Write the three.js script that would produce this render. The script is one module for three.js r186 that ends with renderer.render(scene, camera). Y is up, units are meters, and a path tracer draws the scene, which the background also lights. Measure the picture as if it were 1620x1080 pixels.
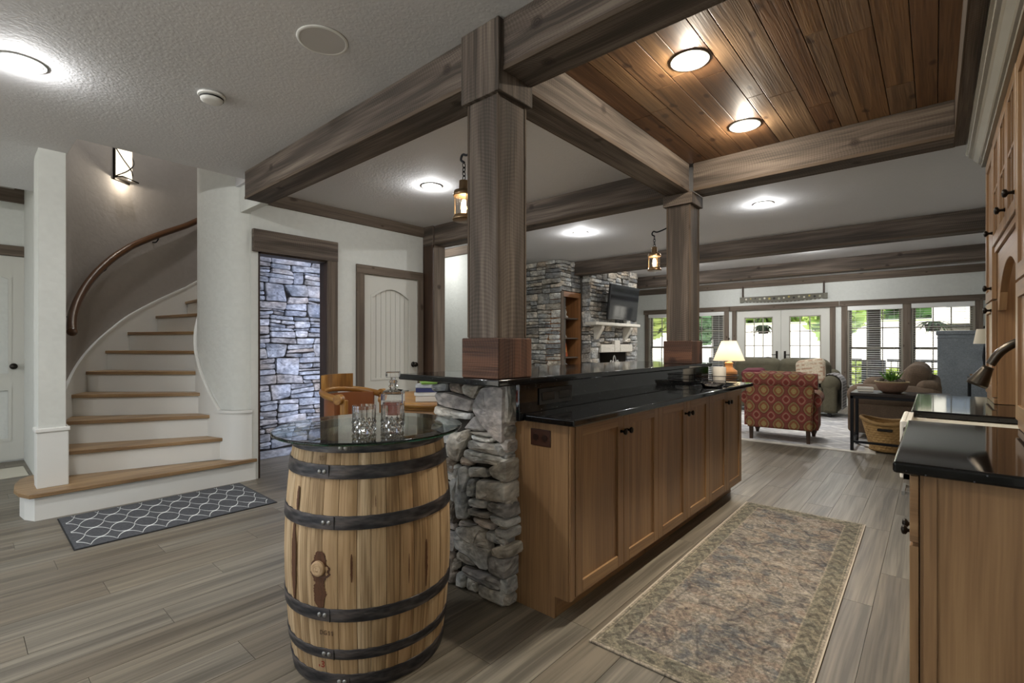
import * as THREE from 'three';
import { RoundedBoxGeometry } from 'three/addons/geometries/RoundedBoxGeometry.js';
import { mergeGeometries, mergeVertices, toCreasedNormals } from 'three/addons/utils/BufferGeometryUtils.js';
import { TextGeometry } from 'three/addons/geometries/TextGeometry.js';
import { FontLoader } from 'three/addons/loaders/FontLoader.js';
import { RectAreaLightUniformsLib } from 'three/addons/lights/RectAreaLightUniformsLib.js';

// ---------------------------------------------------------------- camera, sky, sun, exposure
const scene = new THREE.Scene();
const CAM_H = 1.24, F = 768.4, YAW = THREE.MathUtils.degToRad(41.0), CY = 545;
const camera = new THREE.PerspectiveCamera(THREE.MathUtils.radToDeg(2 * Math.atan(540 / F)), 1.5, 0.05, 200);
camera.position.set(0, CAM_H, 0);
camera.rotation.set(0, YAW, 0);
camera.setViewOffset(1620, 1080, 0, 540 - CY, 1620, 1080);
scene.background = new THREE.Color(0.86, 0.93, 1.0);
scene.backgroundIntensity = 2.2;
const sun = new THREE.DirectionalLight(0xfff4e2, 6);
sun.position.set(-14, 22, -14); sun.target.position.set(-2, 0, -18);
sun.castShadow = true; sun.shadow.radius = 1;
Object.assign(sun.shadow.camera, { left: -30, right: 30, top: 30, bottom: -30, near: 1, far: 90 });
scene.add(sun, sun.target);
RectAreaLightUniformsLib.init();
const renderer = new THREE.WebGLRenderer();
renderer.toneMapping = THREE.LinearToneMapping;
renderer.toneMappingExposure = 1.28;
renderer.shadowMap.enabled = true;
const CAN = 2.6, WARM = [1.0, 0.9, 0.75], NEUTRAL = [1.0, 0.995, 0.98];   // ceiling lights

// ---------------------------------------------------------------- helpers
function rngOf(s) { return () => { s |= 0; s = s + 0x6D2B79F5 | 0; let t = Math.imul(s ^ s >>> 15, 1 | s); t = t + Math.imul(t ^ t >>> 7, 61 | t) ^ t; return ((t ^ t >>> 14) >>> 0) / 4294967296; }; }
const R0 = rngOf(7);
const lerp = (a, b, t) => a + (b - a) * t, clamp = (x, a = 0, b = 1) => Math.min(b, Math.max(a, x));
const sstep = (a, b, x) => { const t = clamp((x - a) / (b - a)); return t * t * (3 - 2 * t); };
const pick = (a, r = R0) => a[Math.floor(r() * a.length)];
function ray(u, v) { const x = (u - 810) / F, y = -(v - CY) / F; return [x * Math.cos(YAW) - Math.sin(YAW), y, -x * Math.sin(YAW) - Math.cos(YAW)]; }
function onZ(u, v, z) { const r = ray(u, v), t = z / r[2]; return [r[0] * t, CAM_H + r[1] * t, z]; }   // the point of a photo pixel on a wall z = const
const V3 = (x, y, z) => new THREE.Vector3(x, y, z);

// names: a repeat takes a number
const taken = {};
function numbered(n) { taken[n] = (taken[n] ?? -1) + 1; return taken[n] ? n + '_' + String(taken[n]).padStart(3, '0') : n; }
function thing(name, label, category, [x, y, z] = [0, 0, 0], turn = 0, group) {
  const o = new THREE.Group(); o.name = numbered(name); scene.add(o);
  o.position.set(x, y, z); o.rotation.y = turn; o.userData = { label, category };
  if (group) o.userData.group = group;
  return o;
}
function structure(name, label, category) { const o = new THREE.Group(); o.name = name; scene.add(o); o.userData = { label, category, kind: 'structure' }; return o; }
function part(name, geo, mat, parent, p = [0, 0, 0], r = [0, 0, 0]) {
  const m = new THREE.Mesh(geo, mat); m.name = name; parent.add(m); m.position.set(...p); m.rotation.set(...r); return m;
}
function copyOf(o, label) { const c = o.clone(); c.name = numbered(o.name.replace(/_\d{3}$/, '')); c.userData = { ...o.userData }; if (label) c.userData.label = label; scene.add(c); return c; }

// uv in metres: u runs along the grain axis g
function metric(geo, g = 'x', tile = [2, 0.5], off) {
  if (geo.index) geo = geo.toNonIndexed();
  const P = geo.attributes.position, uv = new Float32Array(P.count * 2), gi = 'xyz'.indexOf(g);
  const ox = off ? off[0] : R0(), oy = off ? off[1] : R0();
  const a = V3(), b = V3(), c = V3(), n = V3();
  for (let i = 0; i < P.count; i += 3) {
    a.fromBufferAttribute(P, i); b.fromBufferAttribute(P, i + 1); c.fromBufferAttribute(P, i + 2);
    n.crossVectors(b.clone().sub(a), c.clone().sub(a));
    const q = [Math.abs(n.x), Math.abs(n.y), Math.abs(n.z)]; let ni = q.indexOf(Math.max(...q));
    let ui = gi, vi = 3 - gi - ni; if (ni === gi) { ui = (gi + 1) % 3; vi = (gi + 2) % 3; }
    for (const [k, p] of [[i, a], [i + 1, b], [i + 2, c]]) { const e = p.toArray(); uv[k * 2] = e[ui] / tile[0] + ox; uv[k * 2 + 1] = e[vi] / tile[1] + oy; }
  }
  geo.setAttribute('uv', new THREE.BufferAttribute(uv, 2));
  return geo;
}
const box = (w, h, d, g, tile) => metric(new THREE.BoxGeometry(w, h, d), g ?? (w > h && w > d ? 'x' : h > d ? 'y' : 'z'), tile);
const rbox = (w, h, d, r = 0.005, g, tile, seg = 1) => metric(new RoundedBoxGeometry(w, h, d, seg, Math.min(r, w / 2.01, h / 2.01, d / 2.01)), g ?? (w > h && w > d ? 'x' : h > d ? 'y' : 'z'), tile);
// box from min to max corner, placed
function bb(x0, x1, y0, y1, z0, z1, g, tile, r) {
  const w = Math.abs(x1 - x0), h = Math.abs(y1 - y0), d = Math.abs(z1 - z0);
  const ge = r ? rbox(w, h, d, r, g, tile) : box(w, h, d, g, tile);
  return ge.translate((x0 + x1) / 2, (y0 + y1) / 2, (z0 + z1) / 2);
}
const clean = (g) => { if (g.index) g = g.toNonIndexed(); for (const k of Object.keys(g.attributes)) if (!['position', 'normal', 'uv'].includes(k)) g.deleteAttribute(k); return g; };
const merge = (l) => mergeGeometries(l.map(clean));
const lathe = (pts, n = 32, a0 = 0, al = Math.PI * 2) => new THREE.LatheGeometry(pts.map(([x, y]) => new THREE.Vector2(x, y)), n, a0, al);
const tube = (pts, r, n = 24, k = 8, closed = false) => new THREE.TubeGeometry(new THREE.CatmullRomCurve3(pts.map((p) => V3(...p)), closed), n, r, k, closed);
const cyl = (r0, r1, h, n = 20) => new THREE.CylinderGeometry(r0, r1, h, n);
function shapeOf(pts, holes = []) { const s = new THREE.Shape(pts.map(([x, y]) => new THREE.Vector2(x, y))); for (const h of holes) s.holes.push(new THREE.Path(h.map(([x, y]) => new THREE.Vector2(x, y)))); return s; }
const prism = (pts, d, bevel = 0, holes = [], curve = 6) => new THREE.ExtrudeGeometry(shapeOf(pts, holes), { depth: d - 2 * bevel, bevelEnabled: bevel > 0, bevelSize: bevel, bevelThickness: bevel, bevelOffset: -bevel, bevelSegments: 1, curveSegments: curve }).translate(0, 0, bevel);
// floor-plan polygon [[x,z]...] raised from y0 to y1
const slab = (pts, y0, y1, bevel = 0) => prism(pts.map(([x, z]) => [x, -z]), y1 - y0, bevel).rotateX(-Math.PI / 2).translate(0, y0, 0);

// ---------------------------------------------------------------- computed textures
function hash(x, y, s) { let h = Math.imul(x, 374761393) + Math.imul(y, 668265263) + Math.imul(s, 974634777); h = Math.imul(h ^ h >>> 13, 1274126177); return ((h ^ h >>> 16) >>> 0) / 4294967296; }
function vn(x, y, px, py, s) {
  const ix = Math.floor(x), iy = Math.floor(y), fx = x - ix, fy = y - iy, ux = fx * fx * (3 - 2 * fx), uy = fy * fy * (3 - 2 * fy);
  const w = (a, p) => ((a % p) + p) % p, x0 = w(ix, px), x1 = w(ix + 1, px), y0 = w(iy, py), y1 = w(iy + 1, py);
  return lerp(lerp(hash(x0, y0, s), hash(x1, y0, s), ux), lerp(hash(x0, y1, s), hash(x1, y1, s), ux), uy);
}
function fbm(u, v, px, py, s, o = 4) { let a = 0.5, t = 0, n = 0; for (let k = 0; k < o; k++) { t += a * vn(u * px, v * py, px, py, s + k); n += a; a *= 0.5; px *= 2; py *= 2; } return t / n; }
const hex = (h) => [(h >> 16 & 255) / 255, (h >> 8 & 255) / 255, (h & 255) / 255];
const mix3 = (a, b, t) => [lerp(a[0], b[0], t), lerp(a[1], b[1], t), lerp(a[2], b[2], t)];
function tex(w, h, fn) {
  const c = new Uint8Array(w * h * 4), b = new Uint8Array(w * h * 4);
  for (let j = 0; j < h; j++) for (let i = 0; i < w; i++) {
    const [r, g, bl, ht = 0.5] = fn((i + 0.5) / w, (j + 0.5) / h), k = (j * w + i) * 4, H = clamp(ht) * 255;
    c[k] = clamp(r) * 255; c[k + 1] = clamp(g) * 255; c[k + 2] = clamp(bl) * 255; c[k + 3] = 255; b[k] = b[k + 1] = b[k + 2] = H; b[k + 3] = 255;
  }
  const mk = (d, srgb) => { const t = new THREE.DataTexture(d, w, h, THREE.RGBAFormat); t.wrapS = t.wrapT = THREE.RepeatWrapping; t.magFilter = THREE.LinearFilter; t.minFilter = THREE.LinearMipmapLinearFilter; t.generateMipmaps = true; if (srgb) t.colorSpace = THREE.SRGBColorSpace; t.needsUpdate = true; return t; };
  return { map: mk(c, true), bump: mk(b, false) };
}
function woodTex(w, h, { pal, s, rings = 26, fine = 180, warp = 0.5, knots = 0, contrast = 1, saw = 0, wide = 3 }) {
  const r = rngOf(s), K = Array.from({ length: knots }, () => [r(), r(), 0.5 + r() * 0.9]);
  const C = pal.map(hex);
  return tex(w, h, (u, v) => {
    let kd = 0, bend = 0;
    for (const [ku, kv, kr] of K) {
      let du = u - ku, dv = v - kv; du -= Math.round(du); dv -= Math.round(dv);
      const d = Math.hypot(du * 40 / kr, dv * 12 / kr) * (0.7 + 0.6 * vn(u * 40, v * 20, 40, 20, s + 5)); kd = Math.max(kd, (1 - sstep(0.2, 0.75, d)) * (0.75 + 0.25 * Math.sin(d * 30))); bend += Math.exp(-d * d * 0.35) * 0.02 * Math.sign(dv);
    }
    const vv = v + bend + (fbm(u, v, 3, 4, s + 9, 3) - 0.5) * 0.06 * warp;
    const ring = fbm(u, vv, wide, rings, s, 3), fi = fbm(u, vv, 10, fine, s + 20, 2), big = fbm(u, vv, 2, 5, s + 40, 3);
    let sw = 0; if (saw) { const q = u * 120 + Math.pow(v * 2 - 1, 2) * 6 + fbm(u, v, 4, 4, s + 60, 2) * 5; sw = (Math.sin(q * 6.283) * 0.5 + 0.5) * vn(u * 9, v * 5, 9, 5, s + 70); }
    let t = clamp(0.5 + contrast * ((ring - 0.5) * 1.1 + (fi - 0.5) * 0.7 + (big - 0.5) * 0.7) - sw * saw * 0.35);
    let c = t < 0.5 ? mix3(C[0], C[1], t * 2) : mix3(C[1], C[2], t * 2 - 1);
    if (kd) c = mix3(c, [C[0][0] * 0.55, C[0][1] * 0.44, C[0][2] * 0.36], kd * 0.8);
    return [...c, 0.35 + t * 0.5 - kd * 0.1 + sw * saw * 0.3];
  });
}
const T = {
  beam: woodTex(1024, 512, { pal: [0x3d352e, 0x5b5047, 0x766b60], s: 11, rings: 16, saw: 0.8, knots: 2, contrast: 1.15 }),
  trim: woodTex(1024, 256, { pal: [0x50473e, 0x6c6156, 0x82776b], s: 23, rings: 14, knots: 4, contrast: 0.9 }),
  cab: woodTex(1024, 512, { pal: [0x6e543b, 0x8d6d4d, 0xa4845f], s: 31, rings: 14, fine: 120, contrast: 0.75, wide: 2 }),
  floor: woodTex(1024, 512, { pal: [0x5a554c, 0x736d62, 0x888174], s: 47, rings: 34, fine: 150, contrast: 1.05, wide: 3 }),
  pine: woodTex(1024, 256, { pal: [0x65503b, 0x866b50, 0x9e8364], s: 53, rings: 10, fine: 70, knots: 7, contrast: 0.9, wide: 2 }),
  oak: woodTex(1024, 512, { pal: [0x9a8569, 0xc8b497, 0xdccbb2], s: 61, rings: 18, fine: 130, knots: 0, contrast: 1.3, wide: 4 }),
  gold: woodTex(512, 256, { pal: [0x6e4a22, 0x96692f, 0xb08548], s: 71, rings: 16, contrast: 0.8 }),
  dark: woodTex(512, 256, { pal: [0x24180f, 0x3a2719, 0x50382a], s: 73, rings: 16, contrast: 0.8 }),
  tread: woodTex(512, 256, { pal: [0x6e563d, 0x927654, 0xa88d68], s: 77, rings: 16, contrast: 0.9 }),
  plain: tex(256, 256, (u, v) => { const a = fbm(u, v, 32, 32, 5, 2), t = 0.97 + 0.03 * a; return [t, t, t, sstep(0.35, 0.65, a)]; }),
  peel: tex(512, 512, (u, v) => { const a = fbm(u, v, 90, 90, 6, 2), t = 0.98 + 0.02 * a; return [t, t, t, sstep(0.38, 0.62, a)]; }),
  stone: tex(512, 512, (u, v) => { const a = fbm(u, v, 6, 6, 81, 5), b = fbm(u, v, 24, 40, 85, 4), c = fbm(u, v, 3, 3, 89, 3); const t = 0.73 + (a - 0.5) * 0.6 + (b - 0.5) * 0.42; const w = (c - 0.5) * 0.14; return [t + w, t + w * 0.35, t - w * 0.5, 0.5 + (a - 0.5) * 0.9 + (b - 0.5) * 0.7]; }),
  granite: tex(512, 512, (u, v) => { const a = fbm(u, v, 60, 60, 91, 2), s = hash(Math.floor(u * 300), Math.floor(v * 300), 4), big = fbm(u, v, 8, 8, 97, 3); let t = 0.06 + (a - 0.5) * 0.06 + (big - 0.5) * 0.05; if (s > 0.988) t += 0.35 * hash(Math.floor(u * 300), Math.floor(v * 300), 9); return [t, t * 1.03, t * 1.1]; }),
  hoop: tex(512, 128, (u, v) => { const a = fbm(u, v, 20, 6, 101, 4), b = fbm(u, v, 60, 14, 103, 3); const t = clamp((a - 0.42) * 3), q = (b - 0.5) * 0.16; const c = mix3([0.20, 0.20, 0.215], [0.42, 0.39, 0.38], t); return [c[0] + q, c[1] + q, c[2] + q, b]; }),
  wicker: tex(256, 256, (u, v) => { const k = Math.floor(v * 24), w = Math.sin((u * 20 + (k % 2) * 0.5) * 6.283) * 0.5 + 0.5, r = Math.sin(v * 24 * Math.PI * 2) * 0.5 + 0.5, n = fbm(u, v, 40, 40, 111, 2); const t = 0.45 + 0.35 * w * r + (n - 0.5) * 0.35; return [0.55 + t * 0.28, 0.42 + t * 0.26, 0.25 + t * 0.2, w * 0.6 + r * 0.4]; }),
  cloth: tex(256, 256, (u, v) => { const a = fbm(u, v, 90, 90, 121, 2), b = fbm(u, v, 6, 6, 123, 3), t = 0.9 + (a - 0.5) * 0.18 + (b - 0.5) * 0.16; return [t, t, t, a]; }),
};
function mat(t, { color = 0xffffff, rough = 0.6, bump = 0, metal = 0, rep, ...o } = {}) {
  const m = new THREE.MeshStandardMaterial({ roughness: rough, metalness: metal, ...o });
  m.color.set(color);
  if (t) { m.map = t.map; if (bump) { m.bumpMap = t.bump; m.bumpScale = bump; } }
  return m;
}
const flat = (color, rough = 0.6, metal = 0, o = {}) => new THREE.MeshStandardMaterial({ color, roughness: rough, metalness: metal, ...o });
const M = {
  wall: mat(T.plain, { color: 0xd3d5d0, rough: 0.85, bump: 0.0006 }),
  ceil: mat(T.peel, { color: 0xd0d0d2, rough: 0.85, bump: 0.0004 }),
  taupe: mat(T.plain, { color: 0x97908a, rough: 0.85, bump: 0.0006 }),
  white: flat(0xdcdcd8, 0.45),
  doorWhite: flat(0xc9c8c0, 0.5),
  beam: mat(T.beam, { rough: 0.8, bump: 0.004 }),
  beamEdge: mat(T.trim, { color: 0xc9bdb0, rough: 0.8, bump: 0.002 }),
  red: mat(T.beam, { color: 0xf6bd9e, rough: 0.75, bump: 0.004 }),
  trim: mat(T.trim, { color: 0xf0ebe6, rough: 0.8, bump: 0.003 }),
  cab: mat(T.cab, { rough: 0.32, bump: 0.0006 }),
  pine: ['#ffffff', '#efdcc8', '#d9c3ae', '#fff2dc', '#c9b39e'].map((c) => mat(T.pine, { color: c, rough: 0.55, bump: 0.0015 })),
  floor: ['#ffffff', '#f6f2ee', '#ece7e2', '#faf7f2', '#e8e3dd'].map((c) => mat(T.floor, { color: c, rough: 0.42, bump: 0.0008 })),
  oak: ['#f2ebe0', '#eadfce', '#ded0bb', '#d3c1a8', '#f0e7da', '#c9b398'].map((c) => mat(T.oak, { color: c, rough: 0.65, bump: 0.0025 })),
  gold: mat(T.gold, { rough: 0.35 }),
  darkWood: mat(T.dark, { rough: 0.5 }),
  tread: mat(T.tread, { rough: 0.4 }),
  railWood: mat(T.tread, { color: 0x80664e, rough: 0.3 }),
  granite: mat(T.granite, { rough: 0.06 }),
  hoop: mat(T.hoop, { rough: 0.5, metal: 0.5, bump: 0.0015 }),
  steel: flat(0x9a9a98, 0.35, 0.9),
  bronze: flat(0x2a2622, 0.35, 0.8),
  black: flat(0x131313, 0.5),
  iron: flat(0x1b1c20, 0.5, 0.6),
  mortar: flat(0x35322f, 0.95),
  pane: new THREE.MeshPhysicalMaterial({ color: 0xffffff, roughness: 0, transmission: 1, thickness: 0, ior: 1.45 }),
  crystal: new THREE.MeshPhysicalMaterial({ color: 0xffffff, roughness: 0, transmission: 1, thickness: 0.02, ior: 1.5 }),
  wicker: mat(T.wicker, { rough: 0.8, bump: 0.006 }),
};
const stoneMats = (cols) => cols.map((c) => mat(T.stone, { color: c, rough: 0.85, bump: 0.009 }));
M.stoneA = stoneMats(['#f0ece4', '#e0dbd3', '#faf6ee', '#d2cac3', '#ecded3']);            // bar end
M.stoneB = stoneMats(['#d2d4da', '#c4c6cc', '#b6b8c0', '#dcdce2', '#cac4c2']);            // alcove
M.stoneC = stoneMats(['#f0ece2', '#d9d5cb', '#c2bfb7', '#fff8ea', '#aaa7a1', '#e6dac9']); // fireplace

// ---------------------------------------------------------------- the room shell
const C = 2.67, W = -4.73, ZF = -11.9, XR = 0.53;
const G1 = [1, 1];
// floor: boards run along z
{
  const floor = structure('floor', 'grey brown wood plank floor running through the whole level', 'floor');
  part('subfloor', bb(-9, 1.4, -0.12, -0.011, -12.1, 3.2, 'z', G1), M.mortar, floor);
  const pw = 0.18, pl = 1.22, geos = [], r = rngOf(5);
  for (let k = 0; k < 8; k++) geos.push(metric(new THREE.BoxGeometry(pw - 0.0018, 0.012, pl - 0.0018), 'z', [2.4, 0.9], [r(), r()]));
  const all = [];
  for (let i = 0; i < 47; i++) { const x = -7.6 + (i + 0.5) * pw, o = (i * 0.37 % 1) * pl; for (let k = -1; k < 13; k++) all.push([x, 3.0 - o - (k + 0.5) * pl]); }
  const c = Math.cos(YAW), s = Math.sin(YAW);
  const seen = ([x, z]) => { const d = -(x * s + z * c), q = x * c - z * s; if (d < 0.7) return 0; const u = 810 + F * q / d, v = CY + CAM_H * F / d; if (u < -150 || u > 1750 || v > 1300) return 0; if (x > -2.0 && x < -1.25 && z < -1.9 && z > -4.1) return 0; if (x > -0.1 && z > -4) return 0; return 1 / (d * d); };
  const ord = all.filter(([x, z]) => z > -12.6 && z < 3.6).map((p) => [p, seen(p)]).sort((a, b) => b[1] - a[1]);
  const rest = [];
  ord.forEach(([[x, z]], k) => {
    const g = geos[Math.floor(r() * 8)], m = Math.floor(r() * 5);
    if (k < 300) part('plank', g, M.floor[m], floor, [x, -0.006, z]); else rest.push(g.clone().translate(x, -0.006, z));
  });
  const st = part('plank_field', merge(rest), M.floor[1], floor); st.userData = { kind: 'stuff' };
}
// ceiling slabs with the stairwell left open
{
  const c = structure('ceiling', 'off white orange peel textured ceiling', 'ceiling');
  part('ceiling_board', merge([
    bb(-4.5, -1.55, C, C + 0.22, -12.1, 3.2, 'x', G1), bb(-1.55, 0.2, C, C + 0.22, -12.1, -3.9, 'x', G1), bb(-1.55, 0.2, C, C + 0.22, -1.7, 3.2, 'x', G1), bb(0.2, 1.4, C, C + 0.22, -12.1, 3.2, 'x', G1),
    bb(-6.35, -4.5, C, C + 0.22, -0.56, 3.2, 'x', G1), bb(-7.6, -6.35, 2.93, 3.1, -0.9, 3.2, 'x', G1), bb(-6.4, -6.33, 2.8, 3.1, -0.5, 3.2, 'x', G1),
    bb(-4.9, -4.5, C, C + 0.22, -4.0, -1.68, 'x', G1), bb(-8, -4.5, C, C + 0.22, -12.1, -3.78, 'x', G1),
    bb(-1.55, 0.2, C + 0.02, C + 0.22, -3.9, -1.7, 'x', G1),
  ]), M.ceil, c);
  part('alcove_ceiling', bb(-5.8, -4.85, 2.42, 2.5, -3.1, -1.85, 'x', G1), M.ceil, c);
  part('stairwell_ceiling', bb(-7.4, -4.4, 4.6, 4.7, -2.9, -0.3, 'x', G1), M.ceil, c);
}
// walls
{
  const wl = structure('wall_left', 'white painted wall with the stone alcove opening and panel door', 'wall');
  part('wall_board', merge([
    bb(W - 0.12, W, 2.10, C, -2.53, -1.86, 'y', G1), bb(W - 0.12, W, 0, C, -1.86, -1.79, 'y', G1), bb(W - 0.12, W, 0, C, -2.958, -2.53, 'y', G1),
    bb(W - 0.12, W, 2.02, C, -3.69, -2.958, 'y', G1), bb(W - 0.12, W, 0, C, -3.90, -3.69, 'y', G1),
    bb(-8, W - 0.12, 0, C, -3.92, -3.80, 'y', G1), bb(-6.3, W - 0.12, 0, C, -3.05, -2.93, 'y', G1),
  ]), M.wall, wl);
  part('beam_stub', bb(-4.75, -4.30, 2.44, C, -1.77, -1.71, 'x', G1), M.wall, wl);
  const wh = structure('wall_hall', 'white hall wall behind the timber door post', 'wall');
  part('wall_board', merge([bb(-8, -4.95, 0, C, -5.0, -4.87, 'y', G1), bb(-8.1, -8, 0, C, -5.0, -3.8, 'y', G1), bb(-6.1, -5.98, 0, C, -12, -5.0, 'y', G1)]), M.wall, wh);
  const wd = structure('wall_entry', 'white wall of the side hall with a panel door', 'wall');
  part('wall_board', merge([bb(-7.52, -7.4, 0, 2.93, -0.62, 3.2, 'y', G1), bb(-7.4, -5.6, 0, 2.93, -0.62, -0.5, 'y', G1)]), M.wall, wd);
  const wn = structure('wall_near', 'white wall behind the viewpoint', 'wall');
  part('wall_board', merge([bb(-7.6, -6.0, 0, 2.95, 3.05, 3.2, 'y', G1), bb(-1.65, 0.8, 0, 2.95, 3.05, 3.2, 'y', G1), bb(-6.0, -1.65, 2.3, 2.95, 3.05, 3.2, 'y', G1), bb(-6.0, -1.65, 0, 0.25, 3.05, 3.2, 'y', G1)]), M.wall, wn);
  const w5 = structure('window_5', 'wide window wall behind the viewpoint', 'window');   // the cool daylight on the near faces comes through it
  for (let k = 0; k <= 3; k++) part('window_post', bb(-6.0 + k * 1.45 - 0.04, -6.0 + k * 1.45 + 0.04, 0.25, 2.3, 3.06, 3.16, 'y', G1), M.white, w5);
  for (let k = 0; k < 3; k++) part('pane', bb(-5.95 + k * 1.45, -4.6 + k * 1.45, 0.25, 2.3, 3.1, 3.105, 'y', G1), M.pane, w5);
  const wr = structure('wall_right', 'white wall behind the sink cabinets', 'wall');
  part('wall_board', merge([bb(XR, XR + 0.12, 0, C, -4.2, 3.1, 'y', G1), bb(XR, 1.3, 0, C, -4.3, -4.2, 'y', G1), bb(1.2, 1.32, 0, C, -12, -4.2, 'y', G1)]), M.wall, wr);
}
// far wall with openings: [x0, x1, y0, y1]
const winL = [-5.62, -3.72, 0.36, 2.02], frD = [-3.45, -1.63, 0, 2.02], winR = [-1.33, 0.55, 0.36, 2.02];
{
  const wf = structure('wall_far', 'white far wall with windows and french doors', 'wall');
  const l = []; let x = -6.1;
  for (const [a, b, c, d] of [winL, frD, winR]) { l.push(bb(x, a, 0, C, ZF - 0.14, ZF, 'y', G1), bb(a, b, d, C, ZF - 0.14, ZF, 'y', G1)); if (c) l.push(bb(a, b, 0, c, ZF - 0.14, ZF, 'y', G1)); x = b; }
  l.push(bb(x, 1.32, 0, C, ZF - 0.14, ZF, 'y', G1));
  part('wall_board', merge(l), M.wall, wf);
}
// stairwell walls
const OUT = [[-4.9, -0.555], [-5.25, -0.56], [-5.6, -0.6], [-5.95, -0.71], [-6.22, -0.86], [-6.45, -1.06], [-6.66, -1.31], [-6.84, -1.6], [-6.98, -1.9], [-7.05, -2.25], [-7.06, -2.75]];
const INN = [[-4.735, -1.80], [-4.755, -1.72], [-4.80, -1.665], [-4.87, -1.625], [-5.042, -1.575], [-5.212, -1.547], [-5.33, -1.54], [-5.45, -1.57], [-5.56, -1.635], [-5.66, -1.72], [-5.74, -1.82], [-5.81, -1.95], [-5.85, -2.2], [-5.86, -2.75]];
function pathOf(p, n = 60) { const c = new THREE.CatmullRomCurve3(p.map(([x, z]) => V3(x, 0, z)), false, 'centripetal'); return c.getSpacedPoints(n).map((q) => [q.x, q.z]); }
function offsetPath(p, d) { return p.map(([x, z], i) => { const a = p[Math.max(0, i - 1)], b = p[Math.min(p.length - 1, i + 1)], dx = b[0] - a[0], dz = b[1] - a[1], l = Math.hypot(dx, dz); return [x + d * -dz / l, z + d * dx / l]; }); }
// wall strip between two paths with own bottom and top heights
function strip(pa, pb, yb, yt) {
  const n = pa.length, pos = [], idx = [];
  const ring = (i) => { const b = typeof yb === 'function' ? yb(i / (n - 1)) : yb, t = typeof yt === 'function' ? yt(i / (n - 1)) : yt; return [[pa[i][0], b, pa[i][1]], [pa[i][0], t, pa[i][1]], [pb[i][0], t, pb[i][1]], [pb[i][0], b, pb[i][1]]]; };
  const quad = (a, b, c, d) => pos.push(...a, ...b, ...c, ...a, ...c, ...d);
  for (let i = 0; i < n - 1; i++) { const A = ring(i), B = ring(i + 1); for (let k = 0; k < 4; k++) quad(A[k], A[(k + 1) % 4], B[(k + 1) % 4], B[k]); }
  const A = ring(0), B = ring(n - 1); quad(A[3], A[2], A[1], A[0]); quad(B[0], B[1], B[2], B[3]);
  const g = new THREE.BufferGeometry(); g.setAttribute('position', new THREE.Float32BufferAttribute(pos, 3));
  g.setAttribute('uv', new THREE.Float32BufferAttribute(new Float32Array(pos.length / 3 * 2), 2));
  g.computeVertexNormals(); return metric(toCreasedNormals(g, 0.6), 'y', G1);
}
const outP = pathOf(OUT), innP = pathOf(INN);
{
  const st = structure('wall_stair', 'curved stair walls, taupe inside and white at their rounded ends', 'wall');
  part('outer_wall', strip(outP, offsetPath(outP, -0.004), 0, 4.65), M.taupe, st);
  part('outer_wall_back', strip(offsetPath(outP, -0.004).map((p) => p), offsetPath(outP, -0.15), 0, 4.65), M.wall, st);
  part('inner_wall', strip(innP, offsetPath(innP, 0.1), 0, 4.65), M.wall, st);
  part('wall_board', merge([bb(-7.2, -5.8, 0, 4.65, -2.85, -2.75, 'y', G1), bb(-4.5, -4.4, C + 0.2, 4.65, -2.9, -0.35, 'y', G1), bb(-7.3, -4.4, C + 0.2, 4.65, -0.42, -0.3, 'y', G1), bb(-7.5, -7.15, 0, 4.65, -2.85, -0.64, 'y', G1), bb(-4.9, -4.4, C + 0.2, 4.65, -1.95, -1.8, 'y', G1)]), M.taupe, st);
}

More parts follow.
